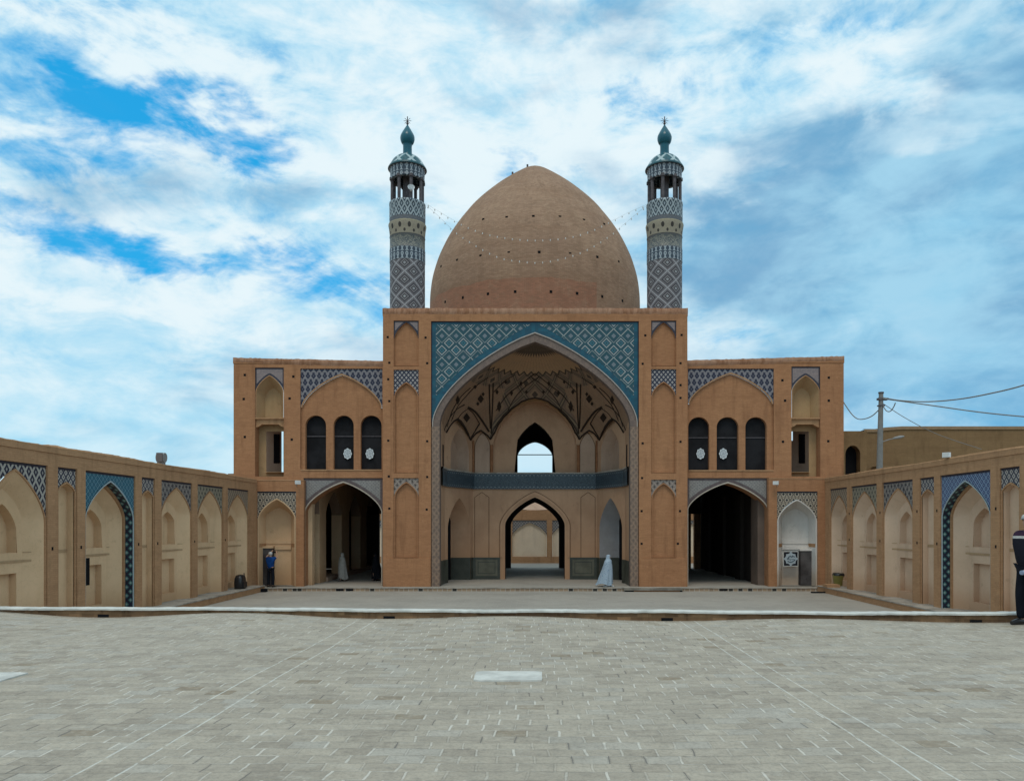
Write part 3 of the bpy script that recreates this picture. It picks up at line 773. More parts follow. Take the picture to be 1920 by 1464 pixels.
# side walls
def side_frames(sg):
    L = math.hypot(bX-cX, Yb-bY); u = (sg*(bX-cX)/L*-1, (Yb-bY)/L)
    n = (-u[1], u[0]) if sg < 0 else (u[1], -u[0])
    ux = ((-cX*-sg) - (-bX*-sg))/L if False else None
    B = (sg*bX, bY); Cc = (sg*cX, Yb); U = ((Cc[0]-B[0])/L, (Cc[1]-B[1])/L)
    N_ = (-U[1], U[0]) if sg < 0 else (U[1], -U[0])
    return Fr(B[0], B[1], U[0], U[1], N_[0], N_[1]), L
for sg in (-1, 1):
    fd, L = side_frames(sg)
    sw = MB()
    sw.poly([(sg*Wi, Y0i-.2, ZP), (sg*bX, bY, ZP), (sg*bX, bY, 7.6), (sg*Wi, Y0i-.2, 7.6)], None, plast_i)
    la = Arch(L*.5, 1.30, 1.45, 3.10); ua = Arch(L*.52, 1.05, 5.75, 6.95)
    cols(sw, fd, la.xs(), la.z, lambda x: zsh, 0, plast_i); quad(sw, fd, 0, la.xs()[0], ZP, zsh, 0, plast_i); quad(sw, fd, la.xs()[-1], L, ZP, zsh, 0, plast_i)
    cols(sw, fd, ua.xs(), ua.z, lambda x: 7.7, 0, plast_i); quad(sw, fd, 0, ua.xs()[0], zsh, 7.7, 0, plast_i); quad(sw, fd, ua.xs()[-1], L, zsh, 7.7, 0, plast_i)
    lb_ = Arch(L*.5, .95, 1.3, 2.75); pm_ = plast_i if sg < 0 else plast_g2
    loft(sw, fd, la, ZP, lb_, ZP, 0, 1.0, pm_); archfill(sw, fd, lb_, ZP, 1.0, pm_)
    quad(sw, fd, 1.95, 2.42, ZP, 2.35, .985, black)
    ub_ = Arch(L*.52, .8, 5.6, 6.6)
    loft(sw, fd, ua, zsh, ub_, zsh, 0, .6, plast_g); archfill(sw, fd, ub_, zsh, .6, plast_g)
    so = sw.build('side_wall', iwo)
    dn = MB(); Ya = 40.15
    dn.poly([(sg*(Wi-.03), Ya, zsh), (sg*(Wi-.045), Ya+.75, zsh), (sg*(Wi-.045), Ya+.75, 5.82), (sg*(Wi-.03), Ya, 5.82)], None, black); dn.build('side_doorway', so)
red_pl = flat('reddish_pilaster', (.30,.14,.07), .9, .1, .3)
for x_, y_ in ((-2.47, Yb-.03), (2.47, Yb-.03), (-3.50, Yb-.06), (3.50, Yb-.06)):
    pp_ = MB(); pp_.tube([(x_, y_, zsh), (x_, y_, 6.16 if abs(x_) < 3 else 6.4)], .09 if abs(x_) < 3 else .06, red_pl, 10); pp_.build('corner_pilaster', iwo)
# blind panels on the back wall
for sg in (-1, 1):
    bp = MB(); ar = Arch(sg*2.98, .46, IZ(838), IZ(812)+.05); band(bp, FI, ar, zsh, .035, -.02, 0, line_n)
    cols(bp, FI, ar.xs(), lambda x: zsh, lambda x: ar.z(x)-.03, .004-.01, plast_g); bp.build('blind_panel', iwo)
    bp = MB(); ar = Arch(sg*3.02, .42, IZ(930), IZ(922)+.12, 1.05, 1.3)
    P = [(ar.c-.42, IZ(1045)), (ar.c-.42, IZ(932)), (ar.c, IZ(922)), (ar.c+.42, IZ(932)), (ar.c+.42, IZ(1045))]
    for a, b in zip(P, P[1:]):
        d = Vector((b[0]-a[0], b[1]-a[1])).normalized()*.03; nn = (-d.y, d.x)
        bp.poly([FI.p(a[0], a[1], -.012), FI.p(b[0], b[1], -.012), FI.p(b[0]-nn[0], b[1]-nn[1], -.012), FI.p(a[0]-nn[0], a[1]-nn[1], -.012)], None, line_n)
    bp.build('blind_panel', iwo)
# dado and balcony follow the polygon
def poly_path():
    return [(-Wi+.0, Y0i-.05), (-bX, bY), (-cX, Yb), (cX, Yb), (bX, bY), (Wi, Y0i-.05)]
def strip_wall(mb, path, z0, z1, off, th, m, skip=()):
    # thin wall standing off (towards the yard) from the path
    c0 = Vector((0, 40.5)); L = 0
    offp = []
    for i, p in enumerate(path):
        p = Vector(p); nn = Vector((0, 0))
        for q in ((path[i-1] if i else None), (path[i+1] if i < len(path)-1 else None)):
            if q is None: continue
            d = (Vector(q)-p).normalized(); n_ = Vector((-d.y, d.x))
            if n_.dot(c0-p) < 0: n_ = -n_
            nn += n_
        nn.normalize(); offp.append((p+nn*off, p+nn*(off-th)))
    for i in range(len(path)-1):
        if i in skip: 
            continue
        a, b = offp[i][0], offp[i+1][0]; a2, b2 = offp[i][1], offp[i+1][1]; l = (b-a).length
        mb.poly([(a.x,a.y,z0),(b.x,b.y,z0),(b.x,b.y,z1),(a.x,a.y,z1)], [(L,0),(L+l,0),(L+l,z1-z0),(L,z1-z0)], m)
        mb.poly([(a.x,a.y,z1),(b.x,b.y,z1),(b2.x,b2.y,z1),(a2.x,a2.y,z1)], None, m)
        mb.poly([(a.x,a.y,z0),(b.x,b.y,z0),(b2.x,b2.y,z0),(a2.x,a2.y,z0)], None, m)
        mb.poly([(a2.x,a2.y,z0),(b2.x,b2.y,z0),(b2.x,b2.y,z1),(a2.x,a2.y,z1)], None, m); L += l
bm_ = MB(); strip_wall(bm_, poly_path(), 3.66, 4.53, .14, .16, TM['balcony_tile']); strip_wall(bm_, poly_path(), 4.53, 4.60, .18, .22, stone_d); bm_.build('balcony', iwo)
zd = -.22
for k_ in (0, 4):
    dd = MB(); strip_wall(dd, poly_path(), ZP, zd, .03, .03, marble, tuple(q for q in range(5) if q != k_)); dd.build('marble_dado', iwo)
for a, b in ((-cX, -1.98), (1.98, cX)):
    dd = MB(); quad(dd, FI, a, b, ZP, zd, -.03, marble)
    quad(dd, FI, a+.15, b-.15, ZP+.2, zd-.12, -.036, marble_l); quad(dd, FI, a+.27, b-.27, ZP+.32, zd-.24, -.04, marble)
    quad(dd, FI, a+.31, b-.31, ZP+.36, zd-.28, -.044, marble_l); dd.build('marble_dado', iwo)
for sg in (-1, 1):
    fd, L = side_frames(sg)
    dd = MB(); quad(dd, fd, 0, L*.5-1.3, ZP, zd, -.02, marble); dd.build('marble_dado', iwo)
    dd = MB(); quad(dd, fd, L*.5+1.3, L, ZP, zd, -.02, marble); dd.poly([fd.p(L*.5+1.27,ZP,-.02), fd.p(L*.5+.92,ZP,.975), fd.p(L*.5+.92,zd,.975), fd.p(L*.5+1.27,zd,-.02)], None, marble); quad(dd, fd, 2.42, L*.5+.92, ZP, zd, .975, marble); dd.build('marble_dado', iwo)
# painted half dome
lun = [(math.radians(a), math.radians(b), zt0, za) for a, b, zt0, za in ((18.5,52,6.30,7.45),(52,62.5,6.15,6.95),(62.5,117.5,6.15,8.82),(117.5,128,6.15,6.95),(128,161.5,6.30,7.45))]
def zbase(ph):
    for a, b, z0, za in lun:
        if a <= ph <= b:
            c = (a+b)/2; s = abs(ph-c)/((b-a)/2); return z0+(za-z0)*(max(0, 1-s**1.25))**.62
    t = (ph if ph < PI/2 else PI-ph)/math.radians(18.5)
    return 6.9*(1-t)+6.30*t
hz0, hza = PZ(792)+.10, HC+(HY-637)*39.4/F
def sz(z):
    if z <= hz0: return 1.0
    t = min(1, (z-hz0)/(hza-hz0)); return (1-t**(1/.6))**(1/1.18)
def zs_(s): return hz0+(hza-hz0)*(max(0, 1-s**1.18))**.6
def Rpoly(ph):
    c, s_ = math.cos(ph), math.sin(ph); best = 99
    P = poly_path(); P[0] = (-Wi-.02, Y0i); P[-1] = (Wi+.02, Y0i)
    for a, b in zip(P, P[1:]):
        ax, ay, bx, by = a[0], a[1]-Y0i, b[0], b[1]-Y0i
        dx_, dy_ = bx-ax, by-ay; dxr, dyr = -c, s_
        den = dxr*dy_-dyr*dx_
        if abs(den) < 1e-9: continue
        t = (ax*dy_-ay*dx_)/den; u = (ax*dyr-ay*dxr)/den
        if t > 0 and -1e-3 <= u <= 1.001: best = min(best, t)
    return best
def Rell(ph): return 1/math.sqrt((math.cos(ph)/(Wi+.02))**2+(math.sin(ph)/4.58)**2)
def shellR(ph, z):
    bl = min(1, max(0, (z-6.2)/2.2)); bl = bl*bl*(3-2*bl); return (Rpoly(ph)*(1-bl)+Rell(ph)*bl)*sz(z)
def shell_hit(x, y, off=.035):
    d = Vector(((x-CX)/F, 1, (HY-y)/F)); t = 39.6; p = d*t+Vector((0,0,HC))
    while t < 44.3:
        p = d*t + Vector((0,0,HC)); ph = math.atan2(p.y-Y0i, -p.x)
        if math.hypot(p.x, p.y-Y0i) > shellR(ph, p.z): break
        t += .02
    return p - d*off
def mir(P, k): return P if k == 0 else [(2*CX-x, y) for x, y in P]
EDGE = []
for x, y in ((836,811),(843,799),(850,790),(857,785),(864,790),(871,800),(877,812),(882,825),(888,817),(894,811),(901,807),(908,812),(914,817),(919.5,824),(923,817),(927,811),(934,796),(944,782),(960,766),(978,753),(990,748.5),(1003,746)):
    p = shell_hit(x, y, 0); EDGE.append((math.atan2(p.y-Y0i, -p.x), p.z))
EDGE.sort(); EDGE = [(0.0, 6.95), (EDGE[0][0]*.6, 6.75)] + EDGE
def zb2(ph):
    q = ph if ph < PI/2 else PI-ph
    for (a, za_), (b, zb_) in zip(EDGE, EDGE[1:]):
        if a <= q <= b: return za_+(zb_-za_)*(q-a)/max(1e-6, b-a)
    return EDGE[-1][1]
phs = [PI*i/260 for i in range(261)]
for a, _ in EDGE: phs += [a, PI-a]
phs = sorted(set(phs)); NS = 44
rows = []; uvs = []
for k in range(NS+1):
    r = []; u = []
    for ph in phs:
        zb = zb2(ph); s0 = sz(zb)
        if zb < hz0:
            tot = (hz0-zb) + 6.0; q = k/NS*tot
            if q < hz0-zb: z = zb+q; s = 1.0
            else: s = 1-(q-(hz0-zb))/6.0; z = zs_(s)
        else: s = s0*(1-k/NS); z = zs_(s)
        R = shellR(ph, z)/max(1e-6, sz(z)) if sz(z) > 1e-4 else 4.6
        r.append((-math.cos(ph)*R*s, Y0i+math.sin(ph)*R*s, z)); u.append((ph/PI*18, s + (0 if z > hz0 else (hz0-z)*.12)))
    rows.append(r); uvs.append(u)
vt = MB(); vt.grid(rows, uvs, TM['painted_vault'], True)
# soffits of the lunettes back to the walls
base = rows[0]
for i in range(len(base)-1):
    a, b = base[i], base[i+1]; m = (phs[i]+phs[i+1])/2
    if math.radians(50) < m < math.radians(130):
        vt.poly([a, b, (b[0], Yb, b[2]), (a[0], Yb, a[2])], None, plast_n)
vo = vt.build('painted_vault', iwo)
# ribs along the lunette edges
def rib(pts, r, name='vault_rib'):
    m = MB(); m.tube(pts, r, rib_m, 6, False); m.build(name, vo)
c0 = Vector((0, Y0i, 7.5))
tips = [EDGE[2][0]] + [EDGE[k_][0] for k_ in (9, 15)]; tips = tips + [PI-q for q in reversed(tips)]
for a, b in zip(tips, tips[1:]):
    pts = [Vector(p) for p, ph in zip(base, phs) if a-1e-6 <= ph <= b+1e-6]; rib([p+(c0-p).normalized()*.02 for p in pts], .045)
for k in (0, 1):
    for P, r_ in (([(917.5,720),(918.2,760),(919.5,803)], .035), ([(924.8,718),(923.5,760),(921,812)], .035),
                  ([(877,763),(891,772),(905,790),(917,809)], .055), ([(871,759),(858,766),(844,782),(833,806)], .03),
                  ([(858,786),(871,801),(881,821)], .05), ([(883,821),(891,807),(899,794)], .045), ([(899,794),(889,777),(878,766)], .025), ([(858,786),(866,775),(878,766)], .02),
                  ([(831,772),(844,752),(860,733)], .03), ([(838,800),(848,770),(864,744),(882,727)], .03), ([(846,790),(857,764),(872,745),(892,724),(915,708)], .025),
                  ([(921,815),(935,790),(952,770),(975,757)], .02), ([(930,770),(950,742),(975,722),(1003,700)], .022), ([(926,735),(945,716),(965,703)], .02),
                  ([(952,770),(966,745),(985,725),(1010,707)], .02)):
        rib([shell_hit(*q) for q in catmull(mir(P, k), 4)], r_)
    for (cx_, cy_, w_, h_) in ((875,783,6.5,9),(901.5,748,6,8),(896,757,3,4),(906,739,3,4),(932,735,3.2,5),(959,737,3,5.5),(936,762,4.2,11),(858.5,750,4,9),(891,725.5,3.5,4),(977,719,3,5),(987,735,3,4),(948,716,3,4)):
        q = mir([(cx_-w_,cy_),(cx_,cy_-h_),(cx_+w_,cy_),(cx_,cy_+h_)], k); mk = MB(); mk.poly([shell_hit(*a, .06) for a in q], None, rib_m); mk.build('painted_diamond', vo)
# panelled plaster fields between the ribs

# ---- domed chamber behind the iwan
ch = MB(); Yc0, Yc1 = 45.1, 56.0
def wall_open(mb, Y, th, x0, x1, z0, z1, arches, m, mi):
    fr = Fr(0, Y, 1, 0, 0, 1)
    for d in (0, th):
        mm = mi if d == 0 else m
        lo, up = arches
        cols(mb, fr, lo[0].xs(), lo[0].z, lambda x: up[1], d, mm)
        if lo[0].w < up[0].w: pass
        cols(mb, fr, up[0].xs(), up[0].z, lambda x: z1, d, mm)
        for s in (-1, 1):
            a, b = sorted((s*lo[0].w, s*x1)); quad(mb, fr, a, b, z0, up[1], d, mm)
            a, b = sorted((s*up[0].w, s*x1)); quad(mb, fr, a, b, up[1], z1, d, mm)
    reveal(mb, fr, lo[0], z0, 0, th, mi); reveal(mb, fr, up[0], up[1], 0, th, mi)
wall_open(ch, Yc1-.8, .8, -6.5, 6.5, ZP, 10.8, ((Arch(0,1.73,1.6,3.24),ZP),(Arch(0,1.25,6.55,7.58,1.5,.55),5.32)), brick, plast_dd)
for sg in (-1, 1):
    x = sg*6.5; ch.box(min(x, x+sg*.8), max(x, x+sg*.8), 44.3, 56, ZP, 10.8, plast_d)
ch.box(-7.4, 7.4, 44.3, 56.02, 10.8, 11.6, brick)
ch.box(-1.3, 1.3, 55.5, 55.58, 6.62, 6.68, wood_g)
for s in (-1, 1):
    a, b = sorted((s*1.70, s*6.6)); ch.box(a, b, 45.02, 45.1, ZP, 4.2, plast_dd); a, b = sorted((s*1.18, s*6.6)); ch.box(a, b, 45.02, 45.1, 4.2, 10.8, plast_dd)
cho = ch.build('domed_chamber', mosque)
DCY, DB = 50.5, PZ(578)-.3
kD = DCY/F
dp = [(1003,310.5),(989.6,312.6),(973,320),(946,335),(918.6,354.4),(891,377.6),(864,410),(850,428),(831,462),(817.5,495),(809,528),(806.5,555),(806,590)]
prof0 = [(0.001,25.06),(0.225,24.96),(0.487,24.83),(0.748,24.71),(0.976,24.58),(1.274,24.38),(1.553,24.19),(1.818,24.0),(2.093,23.8),(2.609,23.4),(3.078,23.0),(3.522,22.6),(3.935,22.2),(4.306,21.8),(4.62,21.4),(4.93,21.0),(5.216,20.6),(5.475,20.2),(5.71,19.8),(5.917,19.4),(6.10,19.0),(6.27,18.6),(6.41,18.2),(6.53,17.8),(6.63,17.4),(6.70,17.0),(6.75,16.6),(6.783,16.2),(6.80,15.4),(6.80,14.2),(6.80,12.0)]      # radius, height
prof = catmull(prof0, 2); prof = [(max(0.001, r), z) for r, z in prof] + [(prof[-1][0], 11.5)]
dome = MB(); dome.lathe([(r, z) for r, z in reversed(prof)], dome_m, 96, (0, DCY, 0))
dmo = dome.build('dome', mosque, loc=(0, DCY, 11.9))
def dome_r(z):
    for (r0, z0), (r1, z1) in zip(prof, prof[1:]):
        if z1 <= z <= z0: return r0+(r1-r0)*((z-z0)/(z1-z0+1e-9))
    return 0 if z > prof[0][1] else prof[-1][0]
def dome_hit(x, y):
    d = Vector(((x-CX)/F, 1, (HY-y)/F)); t = 42.0
    while t < 52:
        p = d*t + Vector((0,0,HC))
        if math.hypot(p.x, p.y-DCY) < dome_r(p.z): return p
        t += .02
    return None
for (x, y) in ((906,412),(950,408),(1000,406),(1050,407),(1095,413),(1133,421),(857,488),(901,480),(954,474),(1011,473),(1069,476),(1120,482),(1160,491),
               (835,566),(868,558),(915,551),(966,547),(1033,547),(1082,550),(1129,556),(1167,564),(827,500)):
    p = dome_hit(x, y)
    if p is None: continue
    n = Vector((p.x, p.y-DCY, 0)).normalized(); r = MB(); q = .075
    e = n.cross(Vector((0,0,1)))
    P = [p+n*.015+e*a*q+Vector((0,0,b*q))-n*.02*b*0 for a, b in ((-1,-1),(1,-1),(1,1),(-1,1))]; P2 = [v-n*.15 for v in P]
    r.poly(P, None, black)
    for i in range(4): r.poly([P[i], P[(i+1)%4], P2[(i+1)%4], P2[i]], None, black)
    r.build('dome_hole', dmo)
for (x, y) in ((961,323),(989,309)):
    a = ((x-CX)*kD, DCY, HC+(HY-y)*kD); w_ = MB(); w_.tube([(a[0]+.15*0, a[1], a[2]-.5), (a[0], a[1], a[2])], .07, wood_g, 6); w_.build('timber_peg', dmo)

# ---- minarets
kM = 40.3/F
def MZ(y): return HC+(HY-y)*(kM if y < 322 else 39.42/F)
def minaret(cx, label):
    X0 = (cx-CX)*kM; loc = (X0, 40.3, zT-.5)
    c = (X0, 40.3, 0)
    R0 = .905
    s = MB(); s.lathe([(R0, zT-.5), (R0, MZ(484))], TM['minaret_lattice_tile'], 48, c, ucirc=.94*6); mo = s.build('minaret', mosque, loc=loc, label=label)
    def ringp(name, prof, m, uc=None, n=48, sm=True):
        b = MB(); b.lathe(prof, m, n, c, ucirc=uc, smooth=sm); return b.build(name, mo)
    ringp('keyhole_tile_band', [(R0+.015, MZ(484)), (R0+.015, MZ(461))], TM['keyhole_tile'], .235*24)
    ringp('inscription_band', [(R0+.02, MZ(461)), (R0, MZ(460)), (R0, MZ(437)), (R0+.02, MZ(436))], TM['inscription_tile'], 5.7)
    ringp('muqarnas_band', [(R0, MZ(436)), (R0+.01, MZ(430)), (R0+.04, MZ(420)), (R0+.075, MZ(413)), (R0+.06, MZ(411)), (R0+.02, MZ(410))], TM['cream_muqarnas'], .47*12)
    ringp('brick_tile_band', [(R0+.02, MZ(410.5)), (R0+.02, MZ(402))], TM['greyblue_brick_tile'], 5.7)
    ringp('hexagon_tile_band', [(R0+.025, MZ(402)), (R0+.025, MZ(376)), (R0+.035, MZ(375)), (R0+.035, MZ(371)), (0, MZ(371))], TM['hexagon_tile'], .30*19)
    # lantern
    for k in range(8):
        a = 2*PI*(k+.5)/8 + (.0 if cx < 1000 else .12); p = (X0+.80*math.sin(a), 40.3-.80*math.cos(a))
        b = MB(); b.tube([(p[0], p[1], MZ(371)), (p[0], p[1], MZ(324))], .085, wood_g, 8); b.tube([(p[0], p[1], MZ(329)), (p[0], p[1], MZ(324))], .14, wood_g, 8); b.build('lantern_column', mo)
    b = MB(); b.tube([(X0, 40.3, MZ(371)), (X0, 40.3, MZ(320))], .22, wood_g, 10); b.build('stair_core', mo)
    ringp('lantern_cornice', [(.74, MZ(327)), (.89, MZ(327)), (.90, MZ(325)), (.88, MZ(322.5)), (.90, MZ(321.5)), (.99, MZ(320))], TM['keyhole_tile'], 5.7, 48, False)
    ringp('lantern_roof', catmull([(.90, MZ(318)), (1.0, MZ(320)), (.985, MZ(317)), (.86, MZ(310)), (.74, MZ(303)), (.52, MZ(296)), (.24, MZ(292.5))], 3), TM['cap_tile'], 6.4)
    ringp('bulb', catmull([(.27, MZ(293)), (.235, MZ(288)), (.235, MZ(273)), (.31, MZ(269)), (.37, MZ(262)), (.35, MZ(255)), (.22, MZ(246)), (.10, MZ(239)), (.03, MZ(235))], 4), TM['turquoise_glaze'], 2.3, 24)
    f = MB(); f.tube([(X0, 40.3, MZ(236)), (X0, 40.3, MZ(219))], .025, wood_g, 6)
    for z_, r_ in ((MZ(232), .07), (MZ(228), .05)):
        f.lathe([(0.001, z_-r_), (r_*.7, z_-r_*.7), (r_, z_), (r_*.7, z_+r_*.7), (0.001, z_+r_)], wood_g, 10, c)
    for k in range(4):
        a = PI*k/4; z_ = MZ(227); dx_, dz_ = math.cos(a)*.20, math.sin(a)*.20
        f.tube([(X0-dx_, 40.3, z_-dz_), (X0+dx_, 40.3, z_+dz_)], .012, wood_g, 5)
    f.build('finial', mo)
    if cx < 1000:
        l = MB(); l.lathe([(.03, 0), (.05, .15), (.17, .32), (.18, .34)], whitem, 14, (0,0,0))
        lo_ = l.build('loudspeaker', mo, loc=(0,0,0)); lo_.matrix_parent_inverse = wmat(mo).inverted(); lo_.location = (X0+.30, 39.55, MZ(358)); lo_.rotation_euler = (math.radians(70), 0, .2)
    return mo
minaret(764, 'tiled minaret on the left shoulder of the portal, loudspeaker in its lantern'); minaret(1246, 'tiled minaret on the right shoulder of the portal')

# ---- wings
YW = 39.2; kW = YW/F
def WX(x): return (x-CX)*kW
def WZ(y): return HC+(HY-y)*kW
FW = Fr(0, YW, 1, 0, 0, 1)
arch_line = flat('pale_arch_edge', (.46,.40,.33))
def wing(sg, D, label):
    mb = MB(); xo, xi = sorted((WX(D['outer']), WX(D['inner'])))
    n0, n1 = WX(D['niche'][0]), WX(D['niche'][1]); w0, w1 = WX(D['win'][0]), WX(D['win'][1]); a0, a1 = WX(D['arch'][0]), WX(D['arch'][1])
    zt_o, zt_i = WZ(D['top'][0]), WZ(D['top'][1]); ztop = min(zt_o, zt_i)
    ops = [(n0, n1, WZ(D['nb']), WZ(D['nt'])), (w0, w1, WZ(D['wb']), WZ(D['wt'])), (a0, a1, ZP, WZ(D['at']))]
    e0, e1 = ((480-CX)*38.9/F, (557-CX)*38.9/F) if sg < 0 else ((1455-CX)*38.9/F, (1535-CX)*38.9/F)
    ops.append((e0, e1, ZP, 3.72))
    wall_with_bays(mb, FW, xo, xi, ZP, ztop-.12, ops, .55, brick)
    # slightly sloping parapet and coping
    zl, zr = (zt_o, zt_i) if sg < 0 else (zt_i, zt_o)
    for (y0, y1, lo_, e) in ((YW-.025, YW+.6, -.12, 0),):
        A = [(xo-.02, y0, ztop-.12), (xi+.02, y0, ztop-.12), (xi+.02, y0, zr), (xo-.02, y0, zl)]; B = [(p[0], y1, p[2]) for p in A]
        mb.poly(A, None, brick); mb.poly(B, None, brick)
        for i in range(4): mb.poly([A[i], A[(i+1)%4], B[(i+1)%4], B[i]], None, brick)
    # sill course under the windows
    fbox(mb, FW, min(w0, a0)-.02, max(w1, a1)+.02 if sg > 0 else PX(718), WZ(D['wb'])-.33, WZ(D['wb'])-.06, -.035, 0, brick_tan) if False else None
    fbox(mb, FW, w0+.02, w1-.02, WZ(D['wb'])-.06, WZ(D['wb'])+.0, -.03, 0, brick_tan)
    # outer return of the tower
    rough_cap(mb, (xo-.015 if sg < 0 else PX(1289)), (PX(718) if sg < 0 else xi+.015), YW-.02, YW+.7, lambda x: zl+(zr-zl)*(x-xo)/(xi-xo)+.03, .34, 21+sg)
    xout = xo if sg < 0 else xi
    a, b = sorted((xout, xout-sg*.5)); mb.box(a, b, YW+.55, YW+2.0, ZP, ztop-.13, brick)
    mb.box(w0-.3, w1+.3, YW+.55, YW+6, 4.2, 4.35, brick)
    wo = mb.build('wing', mosque, label=label)
    # big blind arch with three windows
    ar = Arch((w0+w1)/2, (w1-w0)/2-.03, WZ(D['ws']), WZ(D['wa']))
    t = MB(); spandrel(t, FW, ar, w0, w1, WZ(D['wt']), .06, TM['navy_vase_tile']); t.build('spandrel_tiles', wo)
    n = MB(); ar2 = band(n, FW, ar, WZ(D['ws']), .06, .04, .12, brick_tan)
    d = .14; zb = WZ(D['wb']); zw = WZ(D['wsp'])
    cols(n, FW, ar2.xs(), lambda x: WZ(D['ws']), ar2.z, d, brick)
    wins = [Arch(WX((p+q)/2), (q-p)/2*kW, zw, WZ(D['wtp']), 2.0, .5) for p, q in D['wins']]
    xcur = w0
    for a_ in wins:
        quad(n, FW, xcur, a_.c-a_.w, zb, WZ(D['ws']), d, brick); xs_ = a_.xs(10)
        cols(n, FW, xs_, a_.z, lambda x: WZ(D['ws']), d, brick); reveal(n, FW, a_, zb, d, d+.28, brick); xcur = a_.c+a_.w
    quad(n, FW, xcur, w1, zb, WZ(D['ws']), d, brick)
    n.build('window_wall', wo)
    for i, a_ in enumerate(wins):
        p = MB(); archfill(p, FW, a_, zb, d+.26, winmat); po = p.build('window', wo)
        fr2 = MB(); fbox(fr2, FW, a_.c-a_.w+.01, a_.c+a_.w-.01, WZ(D['wsp']+19)-.02, WZ(D['wsp']+19)+.02, d+.22, d+.255, wood_g)
        fr2.build('window_bar', po)
    for mx_ in D['med']:
        m_ = MB(); xx, zz_ = WX(mx_), WZ(849.5); ring = []
        for k in range(32):
            t_ = 2*PI*k/32; r_ = 1+.07*math.cos(t_*8); ring.append((xx+.205*r_*math.cos(t_), zz_+.27*r_*math.sin(t_)))
        m_.poly([(a, YW+.30, b) for a, b in ring], [((a-xx), (b-zz_)) for a, b in ring], medal)
        for i in range(32): a, b = ring[i], ring[(i+1)%32]; m_.poly([(a[0],YW+.30,a[1]),(b[0],YW+.30,b[1]),(b[0],YW+.33,b[1]),(a[0],YW+.33,a[1])], None, medal)
        m_.build('medallion', wo)
    # ground floor arch
    ga = Arch((a0+a1)/2, (a1-a0)/2-.02, WZ(D['gs']), WZ(D['ga'])); zt2 = WZ(D['at'])
    t = MB(); spandrel(t, FW, ga, a0, a1, zt2, .06, dark_tile_l)
    xs_ = [a0+.13+(a1-a0-.26)*i/60 for i in range(61)]
    def lo2(x):
        e = .01; dd_ = (ga.z(x+e)-ga.z(x-e))/(2*e); return ga.z(x)+.15*math.sqrt(1+min(9, dd_*dd_))
    cols(t, FW, xs_, lo2, lambda x: zt2-.13, .052, TM['greyfield_tile'], (ga.c, zt2)); t.build('spandrel_tiles', wo)
    n = MB(); g2 = band(n, FW, ga, ZP, .055, .02, .10, arch_line); reveal(n, FW, g2, ZP, .10, 1.1, brick); n.build('arch_reveal', wo)
    # tower niche with tiled head
    na = Arch((n0+n1)/2, (n1-n0)/2-.02, WZ(D['ns']), WZ(D['na'])); nz = WZ(783)
    t = MB(); spandrel(t, FW, na, n0, n1, WZ(D['nt']), .05, dark_tile)
    xs_ = [n0+.07+(n1-n0-.14)*i/40 for i in range(41)]
    def lo3(x):
        e = .01; dd_ = (na.z(x+e)-na.z(x-e))/(2*e); return na.z(x)+.09*math.sqrt(1+min(9, dd_*dd_))
    cols(t, FW, xs_, lo3, lambda x: WZ(D['nt'])-.08, .044, TM['lilac_brick_tile'], (na.c, 0)); t.build('spandrel_tiles', wo)
    n = MB(); nbk = Arch(na.c-sg*.0, .42, WZ(D['ns']+8), WZ(D['na']+20)); n1_ = band(n, FW, na, nz, .04, .03, .08, brick_tan)
    loft(n, FW, n1_, nz, nbk, nz, .08, .6, plast_n, 2); archfill(n, FW, nbk, nz, .6, plast_n)
    fbox(n, FW, n0+.005, n1-.005, nz-.06, nz, .01, .62, brick_tan)
    # stepped lintel below
    zl0 = nz-.06; c_ = (n0+n1)/2; hw = (n1-n0)/2-.01
    for d0, d1, in ((.12, .4),):
        xs_ = [c_-hw, c_-hw+.16, c_-hw+.3, c_+hw-.3, c_+hw-.16, c_+hw]; zz_ = [zl0-.42, zl0-.36, zl0-.26, zl0-.26, zl0-.36, zl0-.42]
        for i in range(5):
            n.poly([FW.p(xs_[i],zz_[i],d0), FW.p(xs_[i+1],zz_[i+1],d0), FW.p(xs_[i+1],zl0,d0), FW.p(xs_[i],zl0,d0)], None, brick_tan)
            n.poly([FW.p(xs_[i],zz_[i],d0), FW.p(xs_[i+1],zz_[i+1],d0), FW.p(xs_[i+1],zz_[i+1],d1), FW.p(xs_[i],zz_[i],d1)], None, brick_tan)
    nbz = WZ(D['nb'])
    # back of the lower recess with a doorway
    dz0, dz1 = WZ(884), WZ(806); dl, dr = (n0+.36, n1) if sg < 0 else (n0, n1-.36)
    quad(n, FW, n0, n1, dz1, nz, .62, plast_n); quad(n, FW, n0, n1, nbz, dz0, .62, plast_n)
    if sg < 0: quad(n, FW, n0, dl, dz0, dz1, .62, plast_n)
    else: quad(n, FW, dr, n1, dz0, dz1, .62, plast_n)
    for x_ in (n0, n1): n.poly([FW.p(x_,nbz,.55), FW.p(x_,nbz,.62), FW.p(x_,nz,.62), FW.p(x_,nz,.55)], None, plast_n)
    fbox(n, FW, dl, dr, dz0-.02, dz0, .3, 1.0, plast_n)
    n.build('tower_niche', wo)
    r = MB(); yb = YW+3.2; ga_ = ((527.0-CX)/F*yb, (531.5-CX)/F*yb) if sg < 0 else ((1484-CX)/F*yb, (1487.5-CX)/F*yb)
    X0_, X1_ = (xo+.3, ga_[0]) if sg < 0 else (ga_[1], xi-.3)
    r.box(X0_, X1_, yb, yb+.1, 3.9, 6.9, plast_g)
    xm = X0_ + (X1_-X0_)*(.62 if sg < 0 else .25); r.box(xm, xm+.34, yb-.02, yb-.001, 5.0, 6.6, black)
